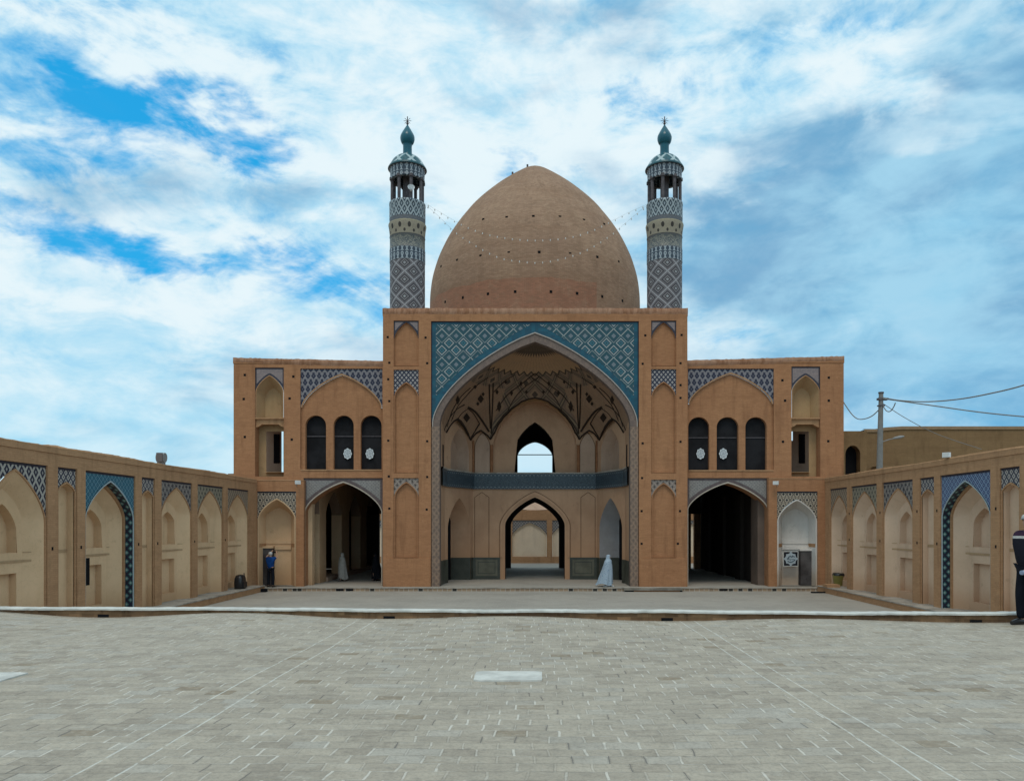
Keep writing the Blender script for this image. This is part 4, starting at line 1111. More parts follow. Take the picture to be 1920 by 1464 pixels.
    X2, X3 = (ga_[1], WX(560)) if sg < 0 else (WX(1452), ga_[0]); r.box(X2, X3, yb, yb+.1, 3.9, 6.9, plast_g)
    r.box(min(X0_, X2), max(X1_, X3), YW+.64, yb+.1, 6.90, 6.98, plast_g)
    r.box(min(X0_, X2), max(X1_, X3), YW+.6, yb+.1, 3.8, 3.9, plast_g)
    if sg > 0: r.box(ga_[0], ga_[1], yb, yb+.1, 3.9, HC+(HY-826)/F*yb, plast_g)
    r.build('tower_room', wo)
    holes(D['holes'], kW, YW, wo, .06)
    return wo
def medal_f(nt):
    u, v = map_uv(nt); r = M(nt, 'SQRT', u*u*1.7+v*v); a = M(nt, 'ARCTAN2', u, v)
    pet = (a*8.0/(2*PI)).fr(); n = noise(nt, comb(nt, u, v, 0.0), 14, 2, .5, 1.5)
    c = mix(nt, ((r-.19).ab() < .015), (.60,.64,.66), (.22,.25,.28)); c = mix(nt, ((n-.5).ab() < .05)*(r < .17), c, (.22,.25,.28))
    return mix(nt, ((pet-.5).ab() < .07)*(r > .2), c, (.3,.33,.36))
medal = newmat('white_medallion', medal_f, .6)
dark_tile_l = flat('grey_brown_border', (.13,.10,.10), .7, .3, .3, 8)
def t_greyfield(nt):
    u, v = map_uv(nt); n = noise(nt, comb(nt, u, v, 0.0), 16, 2, .5, 2.0)
    a, b, d = lattice(nt, u, v, .17, .17)
    c = mix(nt, ((n-.5).ab() < .06), (.19,.18,.175), (.31,.29,.27)); c = mix(nt, (d < .2)*.6, c, (.10,.11,.12))
    return wear(nt, c, .1)
TM['greyfield_tile'] = newmat('grey_floral_tile', t_greyfield, .6)
wing(-1, dict(outer=438, inner=718, top=(671,677), niche=(478,532), nt=689, nb=893, ns=735, na=703, win=(563,717), wt=691, wb=880, ws=764, wa=700,
     wins=((571,610),(624,662),(675,714.5)), wsp=797.5, wtp=778, arch=(569,717.5), at=896, gs=960, ga=902, med=(649,691),
     holes=[(459,703),(550,706),(457,748),(543,747),(459,819),(547,824)]), 'left wing with three arched windows, medallions on the two nearest the portal')
wing(1, dict(outer=1582, inner=1289, top=(668,676), niche=(1484,1538), nt=687, nb=893, ns=733, na=703, win=(1290,1451), wt=691, wb=881, ws=757, wa=698,
     wins=((1291.5,1331),(1345,1386),(1399,1439)), wsp=800, wtp=781, arch=(1288,1442), at=896, gs=955, ga=903, med=(1316,1359),
     holes=[(1467,713),(1554,708),(1472,751),(1554,751),(1468,828),(1553,827)]), 'right wing with three arched windows and an overhead cable tied to its tower')
# ---- vaulted halls behind the wings
def hall(sg):
    h = MB(); X0_, X1_ = (11.45, 7.75)
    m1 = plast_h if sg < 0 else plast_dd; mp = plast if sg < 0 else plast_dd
    h.box(*sorted((sg*7.55, sg*7.75)), 44.6, 55, ZP, 4.1, m1)
    h.box(*sorted((sg*7.5, sg*16)), 40.3, 55, 4.1, 4.3, m1)
    fr = Fr(sg*X0_, 0, 0, 1, sg, 0)
    if sg < 0:
        piers = ((39.75, 40.2), (41.1, 42.4), (45.8, 47.7), (50.7, 52.6))
        for a, b in piers: fbox(h, fr, a, b, ZP, 2.2, 0, .6, mp)
        for (a, b) in ((40.2, 41.1), (42.4, 45.8), (47.7, 50.7), (52.6, 55)):
            ar = Arch((a+b)/2, (b-a)/2, 2.2, 3.5); cols(h, fr, ar.xs(), ar.z, lambda x: 4.1, 0, mp); reveal(h, fr, ar, 2.2, 0, .6, m1)
        for a, b in piers: fbox(h, fr, a, b, 2.2, 4.1, 0, .6, mp)
        fbox(h, fr, 42.4, 55, ZP, ZP+.22, -.1, 1.5, plast_g)
        h.box(-15.4, -15.2, 40.3, 55, ZP, 4.1, plast_dd); h.box(-15.2, -11.02, 54.6, 55, ZP, 4.1, plast_dd)
    else:
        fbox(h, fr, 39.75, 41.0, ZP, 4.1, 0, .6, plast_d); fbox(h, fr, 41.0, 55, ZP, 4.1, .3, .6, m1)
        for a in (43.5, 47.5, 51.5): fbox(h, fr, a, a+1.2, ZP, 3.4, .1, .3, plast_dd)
    # back wall with a narrow doorway next to the side wall
    h.box(*sorted((sg*7.55, sg*(10.82 if sg < 0 else 10.85))), 54.6, 55, ZP, 4.1, m1); h.box(*sorted((sg*10.7, sg*11.7)), 54.6, 55, 2.4, 4.1, m1)
    if sg > 0: h.box(10.85, 11.02, 54.6, 55, ZP, 2.4, brick_tan); h.box(11.26, 11.7, 54.6, 55, ZP, 2.4, brick_tan)
    h.build('vaulted_hall', mosque)
hall(-1); hall(1)

# ------------------------------------------------------------------ courtyard side walls with their end bays
def bay(fr, parent, x0, x1, z0, zt_, za, zs, kind, tile, plm, deep=.42, rev=None, narrow=False, border=None):
    c = (x0+x1)/2; w = (x1-x0)/2-.03; rec = .06
    ar = Arch(c, w, zs, za)
    t = MB(); spandrel(t, fr, ar, x0, x1, zt_, rec, tile)
    quad(t, fr, x0, x1, zt_-.07, zt_, rec-.008, dark_tile)  # dark strip paints the shadow under the recess's top edge
    al = MB(); a2 = ar; d0 = rec
    quad(al, fr, x0, c-w, z0, zs, rec, plm); quad(al, fr, c+w, x1, z0, zs, rec, plm)
    if rev:
        a2 = band(t, fr, ar, z0, .04, rec-.025, rec, flat_blue); reveal(t, fr, a2, z0, rec, rec+.26, rev); d0 = rec+.26
        a3 = band(al, fr, a2, z0, .10, d0, d0+.06, brick_tan); a2 = a3; d0 += .06
    else:
        a2 = band(al, fr, ar, z0, .045, rec-.03, rec+.02, brick_tan)
    ao = None
    if narrow:
        reveal(al, fr, a2, z0, d0, d0+.22, plm); archfill(al, fr, a2, z0, d0+.22, plm)
        quad(al, fr, c-w, c+w, .80, .90, d0+.205, plm_d)
    else:
        wb = w*.62; bk = Arch(c, wb, zs+.05, za-.55*min(1, w)); dB = d0+deep*.8
        loft(al, fr, a2, z0, bk, z0, d0, dB, plm, 1)
        # back face: arched recess above, square panel below, string course between
        ua = Arch(c, wb*.72, zs-.25, za-.95*min(1.0, w)); zsh_ = .86
        cols(al, fr, bk.xs(), lambda x: ua.z(x) if abs(x-c) < ua.w else zsh_, bk.z, dB, plm)
        quad(al, fr, c-wb, c-ua.w, zsh_-.0, min(bk.zs, ua.zs), dB, plm) if False else None
        loft(al, fr, ua, zsh_, Arch(c, ua.w*.98, ua.zs, ua.za-.02), zsh_, dB, dB+.26, plm); archfill(al, fr, ua, zsh_, dB+.26, plm)
        fbox(al, fr, c-ua.w, c+ua.w, zsh_-.01, zsh_+.012, dB+.002, dB+.26, plm)
        p0, p1 = (-1.05, .30); pw = ua.w*1.0
        quad(al, fr, c-wb, c+wb, p1, zsh_, dB, plm); quad(al, fr, c-wb, c+wb, z0, p0, dB, plm)
        quad(al, fr, c-wb, c-pw, p0, p1, dB, plm); quad(al, fr, c+pw, c+wb, p0, p1, dB, plm)
        recess(al, fr, c-pw, c+pw, p0, p1, dB, dB+.20, plm)
        # string course following the splay
        for (za_, zb_) in ((.60, .665), (.86, .885)):
            y = [(c-w*.985, d0+.02), (c-wb, dB-.02), (c+wb, dB-.02), (c+w*.985, d0+.02)]
            for (xa, da), (xb, db) in zip(y, y[1:]):
                if xa < xb and abs(da-db) > .01 or za_ < .7: al.poly([fr.p(xa,za_,da-.004), fr.p(xb,za_,db-.004), fr.p(xb,zb_,db-.004), fr.p(xa,zb_,da-.004)], None, plm_d)
        if kind == 'slot': quad(al, fr, c-w+1.18, c-w+1.42, -.35, .55, dB-.006, black)
    fbox(al, fr, x0+.002, x1-.002, z0-.03, z0, .003, 1.0, stone_d)
    ao = al.build('alcove', parent); t.build('spandrel_tiles', ao) if False else None
    to = t.build('spandrel_tiles', parent)
    return ao
plm_d = flat('plaster_course', (.42,.28,.16), .9)
flat_blue = flat('pale_blue_edge', (.36,.46,.50), .5)
def court_wall(sg, Xw, bays, ztop, label, Y0w=12.0, Yend=38.9):
    fr = Fr(sg*Xw, 0, 0, 1, sg, 0)
    root = empty('courtyard_wall', (sg*Xw, 26, ZG), label, 'arcaded wall')
    mb = MB(); z0 = -1.40
    ops = [(b[0], b[1], z0, b[3]) for b in bays]
    wall_with_bays(mb, fr, Y0w, Yend, z0-.4, ztop-.02, ops, 1.25, brick_tan)
    fbox(mb, fr, Y0w, Yend, ztop-.16, ztop+.03, -.03, 1.3, brick_tan)
    wo = mb.build('wall', root)
    # irregular mud-plaster top
    tp = MB(); n_ = 160; R_ = random.Random(5 if sg < 0 else 9); rows = [[], [], [], []]
    for i in range(n_+1):
        a = Y0w+(Yend-Y0w)*i/n_; j = R_.uniform(-.012, .012)+.02*math.sin(a*.8)
        for k, (d, z) in enumerate(((-.035, ztop), (-.03, ztop+.05+j), (.3, ztop+.09+j), (1.32, ztop+.04))): rows[k].append(fr.p(a, z, d))
    tp.grid(rows, None, brick_tan, True); tp.build('wall_cap', root)
    lg = MB(); fbox(lg, fr, Y0w, 38.27, ZG-.1, z0, -.62, 0, brick_tan); fbox(lg, fr, Y0w, 38.27, z0, z0+.045, -.65, .0, stone_d); lg.build('ledge', root)
    return root, fr
kinds = {}
def build_bays(sg, root, fr, bays):
    for (a, b, za, ztp, zs, kind, tile) in bays:
        nar = kind == 'narrow'
        bay(fr, root, a, b, -1.355, ztp, za, zs, kind, TM[tile], plast if sg < 0 else plast_r, rev=TM['green_diamond_tile'] if kind in ('blue', 'slot') else None, narrow=nar)
        # beam holes on the pier beside the bay
        for z in ((.95,) if sg < 0 else (.95, 2.15)):
            h = MB(); a_ = b+.22 if not nar else b+.2; fbox(h, fr, a_-.04, a_+.04, z-.05, z+.05, -.004, .01, black)
            if a_ < 38: h.build('putlog_hole', root)
plast_r = plaster('tan_plaster', (.64,.46,.33), (.53,.37,.255), (.46,.275,.165), -.9, 1.1)
LB = [(13.2,15.8,3.12,3.33,1.85,'wide','honeycomb_tile'),(16.2,18.9,3.12,3.33,1.85,'wide','dark_scroll_tile'),(19.55,22.22,3.16,3.34,1.72,'wide','bold_navy_white_tile'),(22.70,23.66,2.93,3.34,2.62,'narrow','honeycomb_tile'),
      (24.1,27.1,3.10,3.34,1.82,'slot','blue_lattice_tile'),(27.55,28.5,2.90,3.34,2.62,'narrow','honeycomb_tile'),(29.0,31.6,3.10,3.33,2.0,'wide','dark_scroll_tile'),
      (32.1,34.75,3.10,3.33,1.85,'wide','greygreen_scroll_tile'),(35.25,37.85,3.05,3.32,1.9,'wide','brown_cross_tile')]
rootL, frL = court_wall(-1, 14.0, [(b[0], b[1], 0, b[3]) for b in LB], 3.88, 'long arcaded brick wall with tiled alcoves along the left side of the courtyard')
build_bays(-1, rootL, frL, LB)
RB = [(13.4,16.0,3.15,3.40,1.9,'wide','honeycomb_tile'),(16.5,19.3,3.15,3.40,1.9,'wide','dark_scroll_tile'),(20.0,22.7,3.15,3.41,1.85,'wide','bold_navy_white_tile'),(23.3,24.3,2.95,3.41,2.65,'narrow','honeycomb_tile'),
      (24.8,27.87,3.16,3.41,1.9,'blue','cobalt_lattice_tile'),(28.3,29.35,2.97,3.40,2.65,'narrow','honeycomb_tile'),(29.9,32.5,3.12,3.40,1.95,'wide','dark_scroll_tile'),
      (33.05,35.7,3.12,3.40,1.9,'wide','greygreen_scroll_tile'),(36.2,38.3,3.05,3.40,1.95,'wide','brown_cross_tile')]
rootR, frR = court_wall(1, 14.6, [(b[0], b[1], 0, b[3]) for b in RB], 3.94, 'long arcaded brick wall with tiled alcoves along the right side, floodlight on top')
build_bays(1, rootR, frR, RB)
# end bays facing the camera, parts of the side walls
YE = 38.9; kE = YE/F
def EX(x): return (x-CX)*kE
def EZ(y): return HC+(HY-y)*kE
FE = Fr(0, YE, 1, 0, 0, 1)
def end_bay(sg, root, x0, x1, nx0, nx1, top, ttop, apex, spring, plm, door):
    mb = MB(); a, b = EX(x0), EX(x1); c0, c1 = EX(nx0), EX(nx1)
    wall_with_bays(mb, FE, a, b, ZP-.02, EZ(top), [(c0, c1, ZP, EZ(ttop))], .29, brick); 
    fbox(mb, FE, a, b, EZ(top), EZ(top)+.04, -.02, .30, brick_tan); mb.build('end_wall', root)
    ar = Arch((c0+c1)/2, (c1-c0)/2-.03, EZ(spring), EZ(apex)); z0 = ZP+.01
    t = MB(); spandrel(t, FE, ar, c0, c1, EZ(ttop), .06, TM['star_tile']); quad(t, FE, c0, c1, EZ(ttop)-.07, EZ(ttop), .05, dark_tile); t.build('spandrel_tiles', root)  # top strip in dark tile: recess shadow put in as colour
    al = MB(); quad(al, FE, c0, ar.c-ar.w, z0, ar.zs, .06, plm); quad(al, FE, ar.c+ar.w, c1, z0, ar.zs, .06, plm)
    a2 = band(al, FE, ar, z0, .05, .03, .10, plm); w = a2.w
    bk = Arch(ar.c-sg*(-.18)*1, w*.72, ar.zs+.1, ar.za-.45); D_ = .27
    loft(al, FE, a2, z0, bk, z0, .10, D_+.6, plm); archfill(al, FE, bk, z0, D_+.6, plm)
    fbox(al, FE, ar.c-w*.97, ar.c+w*.97, EZ(1026), EZ(1018), .16, .26, plm) if False else None
    # raised arched rib and string courses
    rb = Arch(bk.c+sg*(-.42)*-1, bk.w*.55, bk.zs-.1, bk.za-.25); band(al, FE, rb, EZ(1016), .05, D_+.57, D_+.6, plm)
    fbox(al, FE, bk.c-bk.w, bk.c+bk.w, EZ(1020), EZ(1013), D_+.56, D_+.6, plm); fbox(al, FE, bk.c-bk.w, bk.c+bk.w, EZ(1031), EZ(1024), D_+.54, D_+.6, plm)
    for s in (-1, 1):
        al.poly([FE.p(ar.c+s*w, EZ(1026), .10), FE.p(bk.c+s*bk.w, EZ(1026), D_+.59), FE.p(bk.c+s*bk.w, EZ(1019), D_+.59), FE.p(ar.c+s*w, EZ(1019), .10)], None, brick_tan)
    al.build('alcove', root)
    dr = MB(); d0, d1 = EX(door[0]), EX(door[1]); fbox(dr, FE, d0, d1, z0, EZ(door[2]), .50, .95, door_m); fbox(dr, FE, d0-.05, d1+.05, EZ(door[2]), EZ(door[2])+.1, .45, .95, plm); dr.build('doorway', root)
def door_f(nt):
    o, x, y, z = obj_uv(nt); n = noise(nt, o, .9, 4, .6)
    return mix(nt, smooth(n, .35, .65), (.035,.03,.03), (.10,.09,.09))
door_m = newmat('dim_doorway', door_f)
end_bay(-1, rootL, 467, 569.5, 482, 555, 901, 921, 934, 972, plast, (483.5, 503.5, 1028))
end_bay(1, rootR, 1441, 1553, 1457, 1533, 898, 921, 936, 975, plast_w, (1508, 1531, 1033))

# ------------------------------------------------------------------ far court wall seen through the arches
plast_f = plaster('painted_sun_plaster', (.72,.60,.46), (.66,.53,.40))  # lighter plaster: sunlight on the far wall put into its colour
fw = empty('courtyard_wall', (0, 66, ZG), 'arcaded wall with painted-in sunlight and tiled bays seen through the central ground floor arch', 'arcaded wall')
mb = MB(); kf = 66.0/F; FF = Fr(0, 66.0, 1, 0, 0, 1)
fb = []
for k in range(-6, 7):
    c = (993-CX)*kf + k*3.4; fb.append((c-1.47, c+1.47, ZG+.55, HC+(HY-975)*kf))
wall_with_bays(mb, FF, -21, 21, ZG-.2, HC+(HY-956)*kf, fb, .6, brick_tan); mb.build('wall', fw)
for b in fb:
    ar = Arch((b[0]+b[1])/2, 1.44, HC+(HY-1003)*kf, HC+(HY-980)*kf)
    t = MB(); spandrel(t, FF, ar, b[0], b[1], b[3], .06, TM['honeycomb_tile']); t.build('spandrel_tiles', fw)
    n = MB(); reveal(n, FF, ar, b[2], .06, .2, plast_f); archfill(n, FF, ar, b[2], .2, plast_f); n.build('alcove', fw)
mr = MB(); rr = random.Random(4); rows = []
for j in range(8):
    rows.append([(-8+16*i/40, 67+j*.7, HC+(HY-956)*kf + math.sin(j/7*PI)*(1.0+.3*math.sin(i*.7))+rr.uniform(-.1,.1)) for i in range(41)])
mr.grid(rows, None, plast_g, False); mr.build('mud_roof', fw)

# ------------------------------------------------------------------ building beyond the right wall
bb = empty('brown_building', (25, 42, ZG), 'long plain mud-brown building with one dark arched opening beyond the right wall', 'building')
mb = MB(); kb = 43/F
def BX(x, Y=43): return (x-CX)/F*Y
def BZ(y, Y=43): return HC+(HY-y)/F*Y
fr43 = Fr(0, 43, 1, 0, 0, 1); fr42 = Fr(0, 41.5, 1, 0, 0, 1)
wa = Arch(BX(1599,41.5), BX(1613,41.5)-BX(1599,41.5), BZ(852,41.5), BZ(835,41.5), 2.0, .5)
x0 = BX(1578, 41.5); x1 = BX(1626, 41.5)
cols(mb, fr42, wa.xs(10), wa.z, lambda x: BZ(808,41.5), 0, brick_dark); quad(mb, fr42, x0, wa.c-wa.w, ZG, BZ(808,41.5), 0, brick_dark); quad(mb, fr42, wa.c+wa.w, x1, ZG, BZ(808,41.5), 0, brick_dark)
reveal(mb, fr42, wa, ZG, 0, .5, brick_dark)
mb.poly([(x0,41.5,BZ(808,41.5)),(x1,41.5,BZ(808,41.5)),(x1,47,BZ(808,41.5)),(x0,47,BZ(808,41.5))], None, brick_dark)
mb.poly([(x1,41.5,ZG),(x1,43,ZG),(x1,43,BZ(808,41.5)),(x1,41.5,BZ(808,41.5))], None, brick_dark)
xs_ = [BX(1620), BX(1640), BX(1660), BX(1690), BX(1700), 45]; zs__ = [BZ(806), BZ(806), BZ(803), BZ(801), BZ(801), BZ(801)]
for i in range(5):
    mb.poly([(xs_[i],43,ZG),(xs_[i+1],43,ZG),(xs_[i+1],43,zs__[i+1]),(xs_[i],43,zs__[i])], None, brick_dark)
    mb.poly([(xs_[i],43,zs__[i]),(xs_[i+1],43,zs__[i+1]),(xs_[i+1],50,zs__[i+1]),(xs_[i],50,zs__[i])], None, brick_dark)
mb.build('wall', bb)
ed = MB()
for i in range(5):
    a, b = xs_[i], xs_[i+1]; ed.poly([(a,42.94,zs__[i]-.12),(b,42.94,zs__[i+1]-.12),(b,42.94,zs__[i+1]+.05),(a,42.94,zs__[i]+.05)], None, stone_b := flat('roof_edge_mud', (.30,.20,.12))) if i == 0 else ed.poly([(a,42.94,zs__[i]-.12),(b,42.94,zs__[i+1]-.12),(b,42.94,zs__[i+1]+.05),(a,42.94,zs__[i]+.05)], None, stone_b)
    ed.poly([(a,42.94,zs__[i]+.05),(b,42.94,zs__[i+1]+.05),(b,43.3,zs__[i+1]+.05),(a,43.3,zs__[i]+.05)], None, stone_b)
    ed.poly([(a,42.94,zs__[i]-.12),(b,42.94,zs__[i+1]-.12),(b,43.0,zs__[i+1]-.12),(a,43.0,zs__[i]-.12)], None, stone_b)
ed.build('roof_edge', bb)
w_ = MB(); archfill(w_, fr42, wa, ZG, .5, black); w_.build('arched_opening', bb)
st = MB(); st.box(BX(1648,42), BX(1705,42), 41.8, 42.94, 3.0, BZ(873,42), brick_dark); st.build('stair_block', bb)

# ------------------------------------------------------------------ utility pole and cables
YPo = 38.0
def at(x, y, Y): return Vector(((x-CX)/F*Y, Y, HC+(HY-y)/F*Y))
pb_ = at(1649, 882, YPo); pt_ = at(1652, 738, YPo)
pole = empty('utility_pole', (pb_.x, YPo, ZG), 'tall grey concrete utility pole carrying cables behind the right wall', 'utility pole')
mb = MB(); mb.tube([(pb_.x-.05, YPo, ZG), (pb_.x, YPo, pb_.z), tuple(pt_)], [.17, .15, .105], flat('pole_concrete', (.22,.22,.215), .9), 12); mb.build('shaft', pole)
mb = MB(); mb.tube([tuple(pt_), (pt_.x, YPo, pt_.z+.08)], .13, wood_g, 10); mb.build('cap', pole)
mb = MB(); mb.box(pt_.x-.18, pt_.x+.3, YPo-.14, YPo+.1, pt_.z-.32, pt_.z-.22, wood_g); mb.box(pt_.x-.15, pt_.x+.15, YPo-.13, YPo+.12, pt_.z-.62, pt_.z-.56, wood_g); mb.build('cable_bracket', pole)
mb = MB(); a = at(1655, 828, YPo); b = at(1676, 822, YPo); mb.tube([tuple(a), tuple((a+b)/2+Vector((0,0,.02))), tuple(b)], .025, greym, 6); lo_ = mb.build('lamp_arm', pole)
mb = MB(); a = at(1674, 822, YPo); b = at(1695, 818, YPo); mb.tube([tuple(a), tuple(a*.8+b*.2), tuple(a*.3+b*.7), tuple(b)], [.03, .06, .075, .035], greym, 8); mb.build('lamp_head', pole)
cab_m = flat('cable_grey', (.24,.24,.235), .6)
def cable(pts, r, label, grp=None, n=10):
    P = catmull([tuple(at(*p)) for p in pts], n); mb = MB(); mb.tube(P, r, cab_m, 6)
    o = mb.build('overhead_cable', loc=P[0], label=label, cat='cable', group=grp)
cable([(1653,745,38),(1690,751,37),(1740,753,35.5),(1800,748,34),(1860,737,32.5),(1920,722,31),(2010,692,29)], .030, 'grey overhead cable that climbs from the utility pole to the right picture edge')
cable([(1654,747,37.9),(1690,752,37.2),(1760,762,35.8),(1840,773,34.4),(1920,781,33),(2010,787,31)], .030, 'grey overhead cable that dips gently from the pole to the right, lower of the two')
cable([(1581,753,39.8),(1596,775,39.4),(1608,785,39),(1622,785,38.7),(1636,779,38.3),(1649,767,38)], .025, 'thin cable sagging between the mosque tower and the utility pole')
cable([(1655,756,37.9),(1700,785,38.5),(1760,815,39.5),(1840,842,40.8)], .016, 'thin dark stay wire slanting down right from the pole across the brown building')
cable([(1655,760,37.9),(1662,770,37.8),(1669,771,37.7),(1675,764,37.6),(1679,755,37.5)], .025, 'short loop of cable hanging just right of the pole top')

# ------------------------------------------------------------------ string lights between the minarets
def garland(pts, n, label):
    P = catmull([tuple(at(x, y, 40.6 - 0.0*Y)) for x, y, Y in pts], 8)
    root = empty('string_lights', P[0], label, 'string lights', 'string lights hung between the minarets')
    mb = MB(); mb.tube(P, .0035, cab_m, 4, False); mb.build('wire', root)
    L = [0]
    for a, b in zip(P, P[1:]): L.append(L[-1]+(Vector(b)-Vector(a)).length)
    bm = None
    for k in range(n):
        t = (k+.5)/n*L[-1]
        i = max(j for j in range(len(L)) if L[j] <= t); i = min(i, len(P)-2); f = (t-L[i])/(L[i+1]-L[i]); p = Vector(P[i]).lerp(Vector(P[i+1]), f)
        if bm is None:
            b = MB(); b.lathe([(.001,-.10),(.025,-.08),(.032,-.055),(.022,-.03),(.012,-.015),(.012,.012),(.001,.012)], glow_white, 8); o = b.build('bulb'); bm = o
        else:
            o = bm.copy(); C.objects.link(o)
        o.parent = root; o.matrix_parent_inverse = wmat(root).inverted(); o.location = p
garland([(797,381,0),(825,398,0),(858,417,0),(900,435,0),(950,446,0),(1005,450,0),(1060,446,0),(1105,434,0),(1150,413,0),(1180,398,0),(1212,384,0)], 31, 'upper string of white bulbs looping between the minarets across the dome')
garland([(797,383,0),(822,405,0),(850,432,0),(890,459,0),(935,482,0),(980,490,0),(1020,491,0),(1070,480,0),(1110,463,0),(1150,437,0),(1185,408,0),(1212,386,0)], 33, 'lower string of white bulbs looping between the minarets across the dome')

# ------------------------------------------------------------------ floodlights, roof bits, sign, bins, bag
def floodlight(p, rz, label, s=1.0):
    e = empty('floodlight', p, label, 'floodlight', 'white floodlights', rz)
    b = MB(); b.box(-.13*s, .13*s, -.10*s, .02*s, -.07*s, .11*s, whitem); b.box(-.11*s,.11*s,.02*s,.07*s,-.05*s,.09*s, greym)
    o = b.build('lamp_housing'); o.parent = e
    b = MB(); b.tube([(0,.05*s,0),(0,.22*s,-.02*s),(0,.3*s,-.14*s)], .018*s, greym, 6); o = b.build('bracket'); o.parent = e
    b = MB(); b.poly([(-.11*s,-.104*s,-.055*s),(.11*s,-.104*s,-.055*s),(.11*s,-.104*s,.095*s),(-.11*s,-.104*s,.095*s)], None, glow_white); o = b.build('lamp_glass'); o.parent = e
floodlight(at(558, 905, 38.62), .5, 'white floodlight fixed to the wall corner between left end bay and wing arch')
floodlight(at(1455, 906, 38.62), -.5, 'white floodlight fixed to the wall between right wing arch and end bay')
fl_y = 27.3; floodlight((14.55, fl_y, 3.98+.10), -1.0, 'white floodlight standing on top of the right courtyard wall', .95)
# grey roof vent on the left wall, low mud block beside it
rv = empty('roof_vent', (-14.45, 29.9, 3.95), 'grey hooded roof vent standing on top of the left wall', 'roof vent')
mb = MB(); mb.box(-14.57, -14.33, 29.8, 30.0, 3.9, 4.08, greym); mb.build('base', rv)
mb = MB(); mb.tube([(-14.58, 29.9, 4.24), (-14.30, 29.9, 4.23)], .19, greym, 14); mb.build('hood', rv)
mb = MB(); mb.box(-14.53, -14.30, 29.66, 29.72, 4.07, 4.40, flat('vent_mesh', (.15,.13,.13))); mb.build('mesh_panel', rv)
mb = MB(); R_ = random.Random(2); rows = []
for j in range(5): rows.append([(-14.2-.9*j/4, 22.8+1.2*i/10, 3.93+(.09 if 0 < i < 10 and 0 < j < 4 else -.02)+R_.uniform(-.015,.015)) for i in range(11)])
mb.grid(rows, None, brick_tan, False); mb.build('mud_mound', loc=(-14.5, 23.4, 3.95), label='low lump of mud plaster on top of the left wall above the blue tiled alcove', cat='mud mound')
# emblem sign in the right end bay
sg_ = empty('sign', (EX(1488.5), YE+.5, EZ(1048)), 'square black sign with pale eight-lobed calligraphic emblem in the right end bay', 'sign')
mb = MB(); c_ = (EX(1488.5), EZ(1048)); h_ = .385; yS = YE+.475
mb.box(c_[0]-h_, c_[0]+h_, yS, yS+.04, c_[1]-h_, c_[1]+h_, flat('sign_white', (.60,.60,.58))); mb.box(c_[0]-h_+.035, c_[0]+h_-.035, yS-.006, yS, c_[1]-h_+.035, c_[1]+h_-.035, flat('sign_black', (.012,.014,.022), .5)); mb.build('panel', sg_)
mb = MB(); em = flat('sign_pale_blue', (.40,.47,.52)); ring = []
for k in range(64):
    t = 2*PI*k/64; r_ = .285*(1+.17*abs(math.cos(4*t))**6*(1 if (k % 16) == 0 or True else 0)); 
    if abs(math.cos(2*t)) > .9: r_ += .05*(abs(math.cos(2*t))-.9)/.1
    ring.append((c_[0]+r_*math.cos(t), yS-.010, c_[1]+r_*math.sin(t)))
mb.poly(ring, None, em); mb.build('emblem', sg_)
mb = MB(); ink = flat('sign_ink', (.05,.075,.10))
def stroke(P, r): mb.tube(catmull([(c_[0]+x, yS-.014, c_[1]+z) for x, z in P], 5), r, ink, 5)
stroke([(.20,.10),(.12,.13),(.05,.10),(-.02,.13),(-.09,.11),(-.12,.05),(-.17,.02)], [.016]*31 if False else .018)
stroke([(.08,.19),(.06,.12),(.03,.07)], .013); stroke([(-.02,.17),(-.05,.10)], .012); stroke([(-.19,.0),(-.12,-.02),(-.10,.03)], .014)
stroke([(.22,-.03),(.15,-.10),(.05,-.15),(-.06,-.16),(-.16,-.12)], .019); stroke([(.16,-.02),(.10,-.03),(.03,-.02)], .012); stroke([(-.02,.01),(-.06,-.04),(.02,-.06)], .012)
mb.build('calligraphy', sg_)
# yellow bin
yb_ = at(1570.5, 1105, 38.0); bz = -1.355
bn = empty('rubbish_bin', (yb_.x, 37.9, bz), 'small yellow plastic bin with black liner on the right ledge near the corner', 'bin')
mb = MB(); mb.lathe([(.0,0),(.20,0),(.27,.52),(.285,.52),(.285,.55),(.26,.55),(.25,.5)], flat('yellow_plastic', (.42,.40,.13), .5), 20, (yb_.x, 37.9, bz)); mb.build('bucket', bn)
mb = MB(); R_ = random.Random(8); bag_m = flat('black_bag', (.015,.015,.017), .35, .5)
rows = [[(yb_.x+(r_+R_.uniform(-.02,.02))*math.sin(2*PI*k/16), 37.9-(r_)*math.cos(2*PI*k/16), bz+z_+R_.uniform(-.025,.03)) for k in range(16)] for r_, z_ in ((.295,.49),(.30,.56),(.25,.64),(.15,.62),(.02,.58))]
mb.grid(rows, None, bag_m, True, True); mb.build('liner', bn)
mb = MB(); bx = yb_.x+.47; mb.lathe([(0,0),(.15,0),(.17,.3),(.14,.42),(.05,.5),(0,.5)], flat('dark_sack', (.035,.03,.02), .8), 12, (bx, 38.1, bz)); mb.build('sack', loc=(bx, 38.1, bz), label='dark brown sack standing on the ledge right behind the yellow bin', cat='sack')
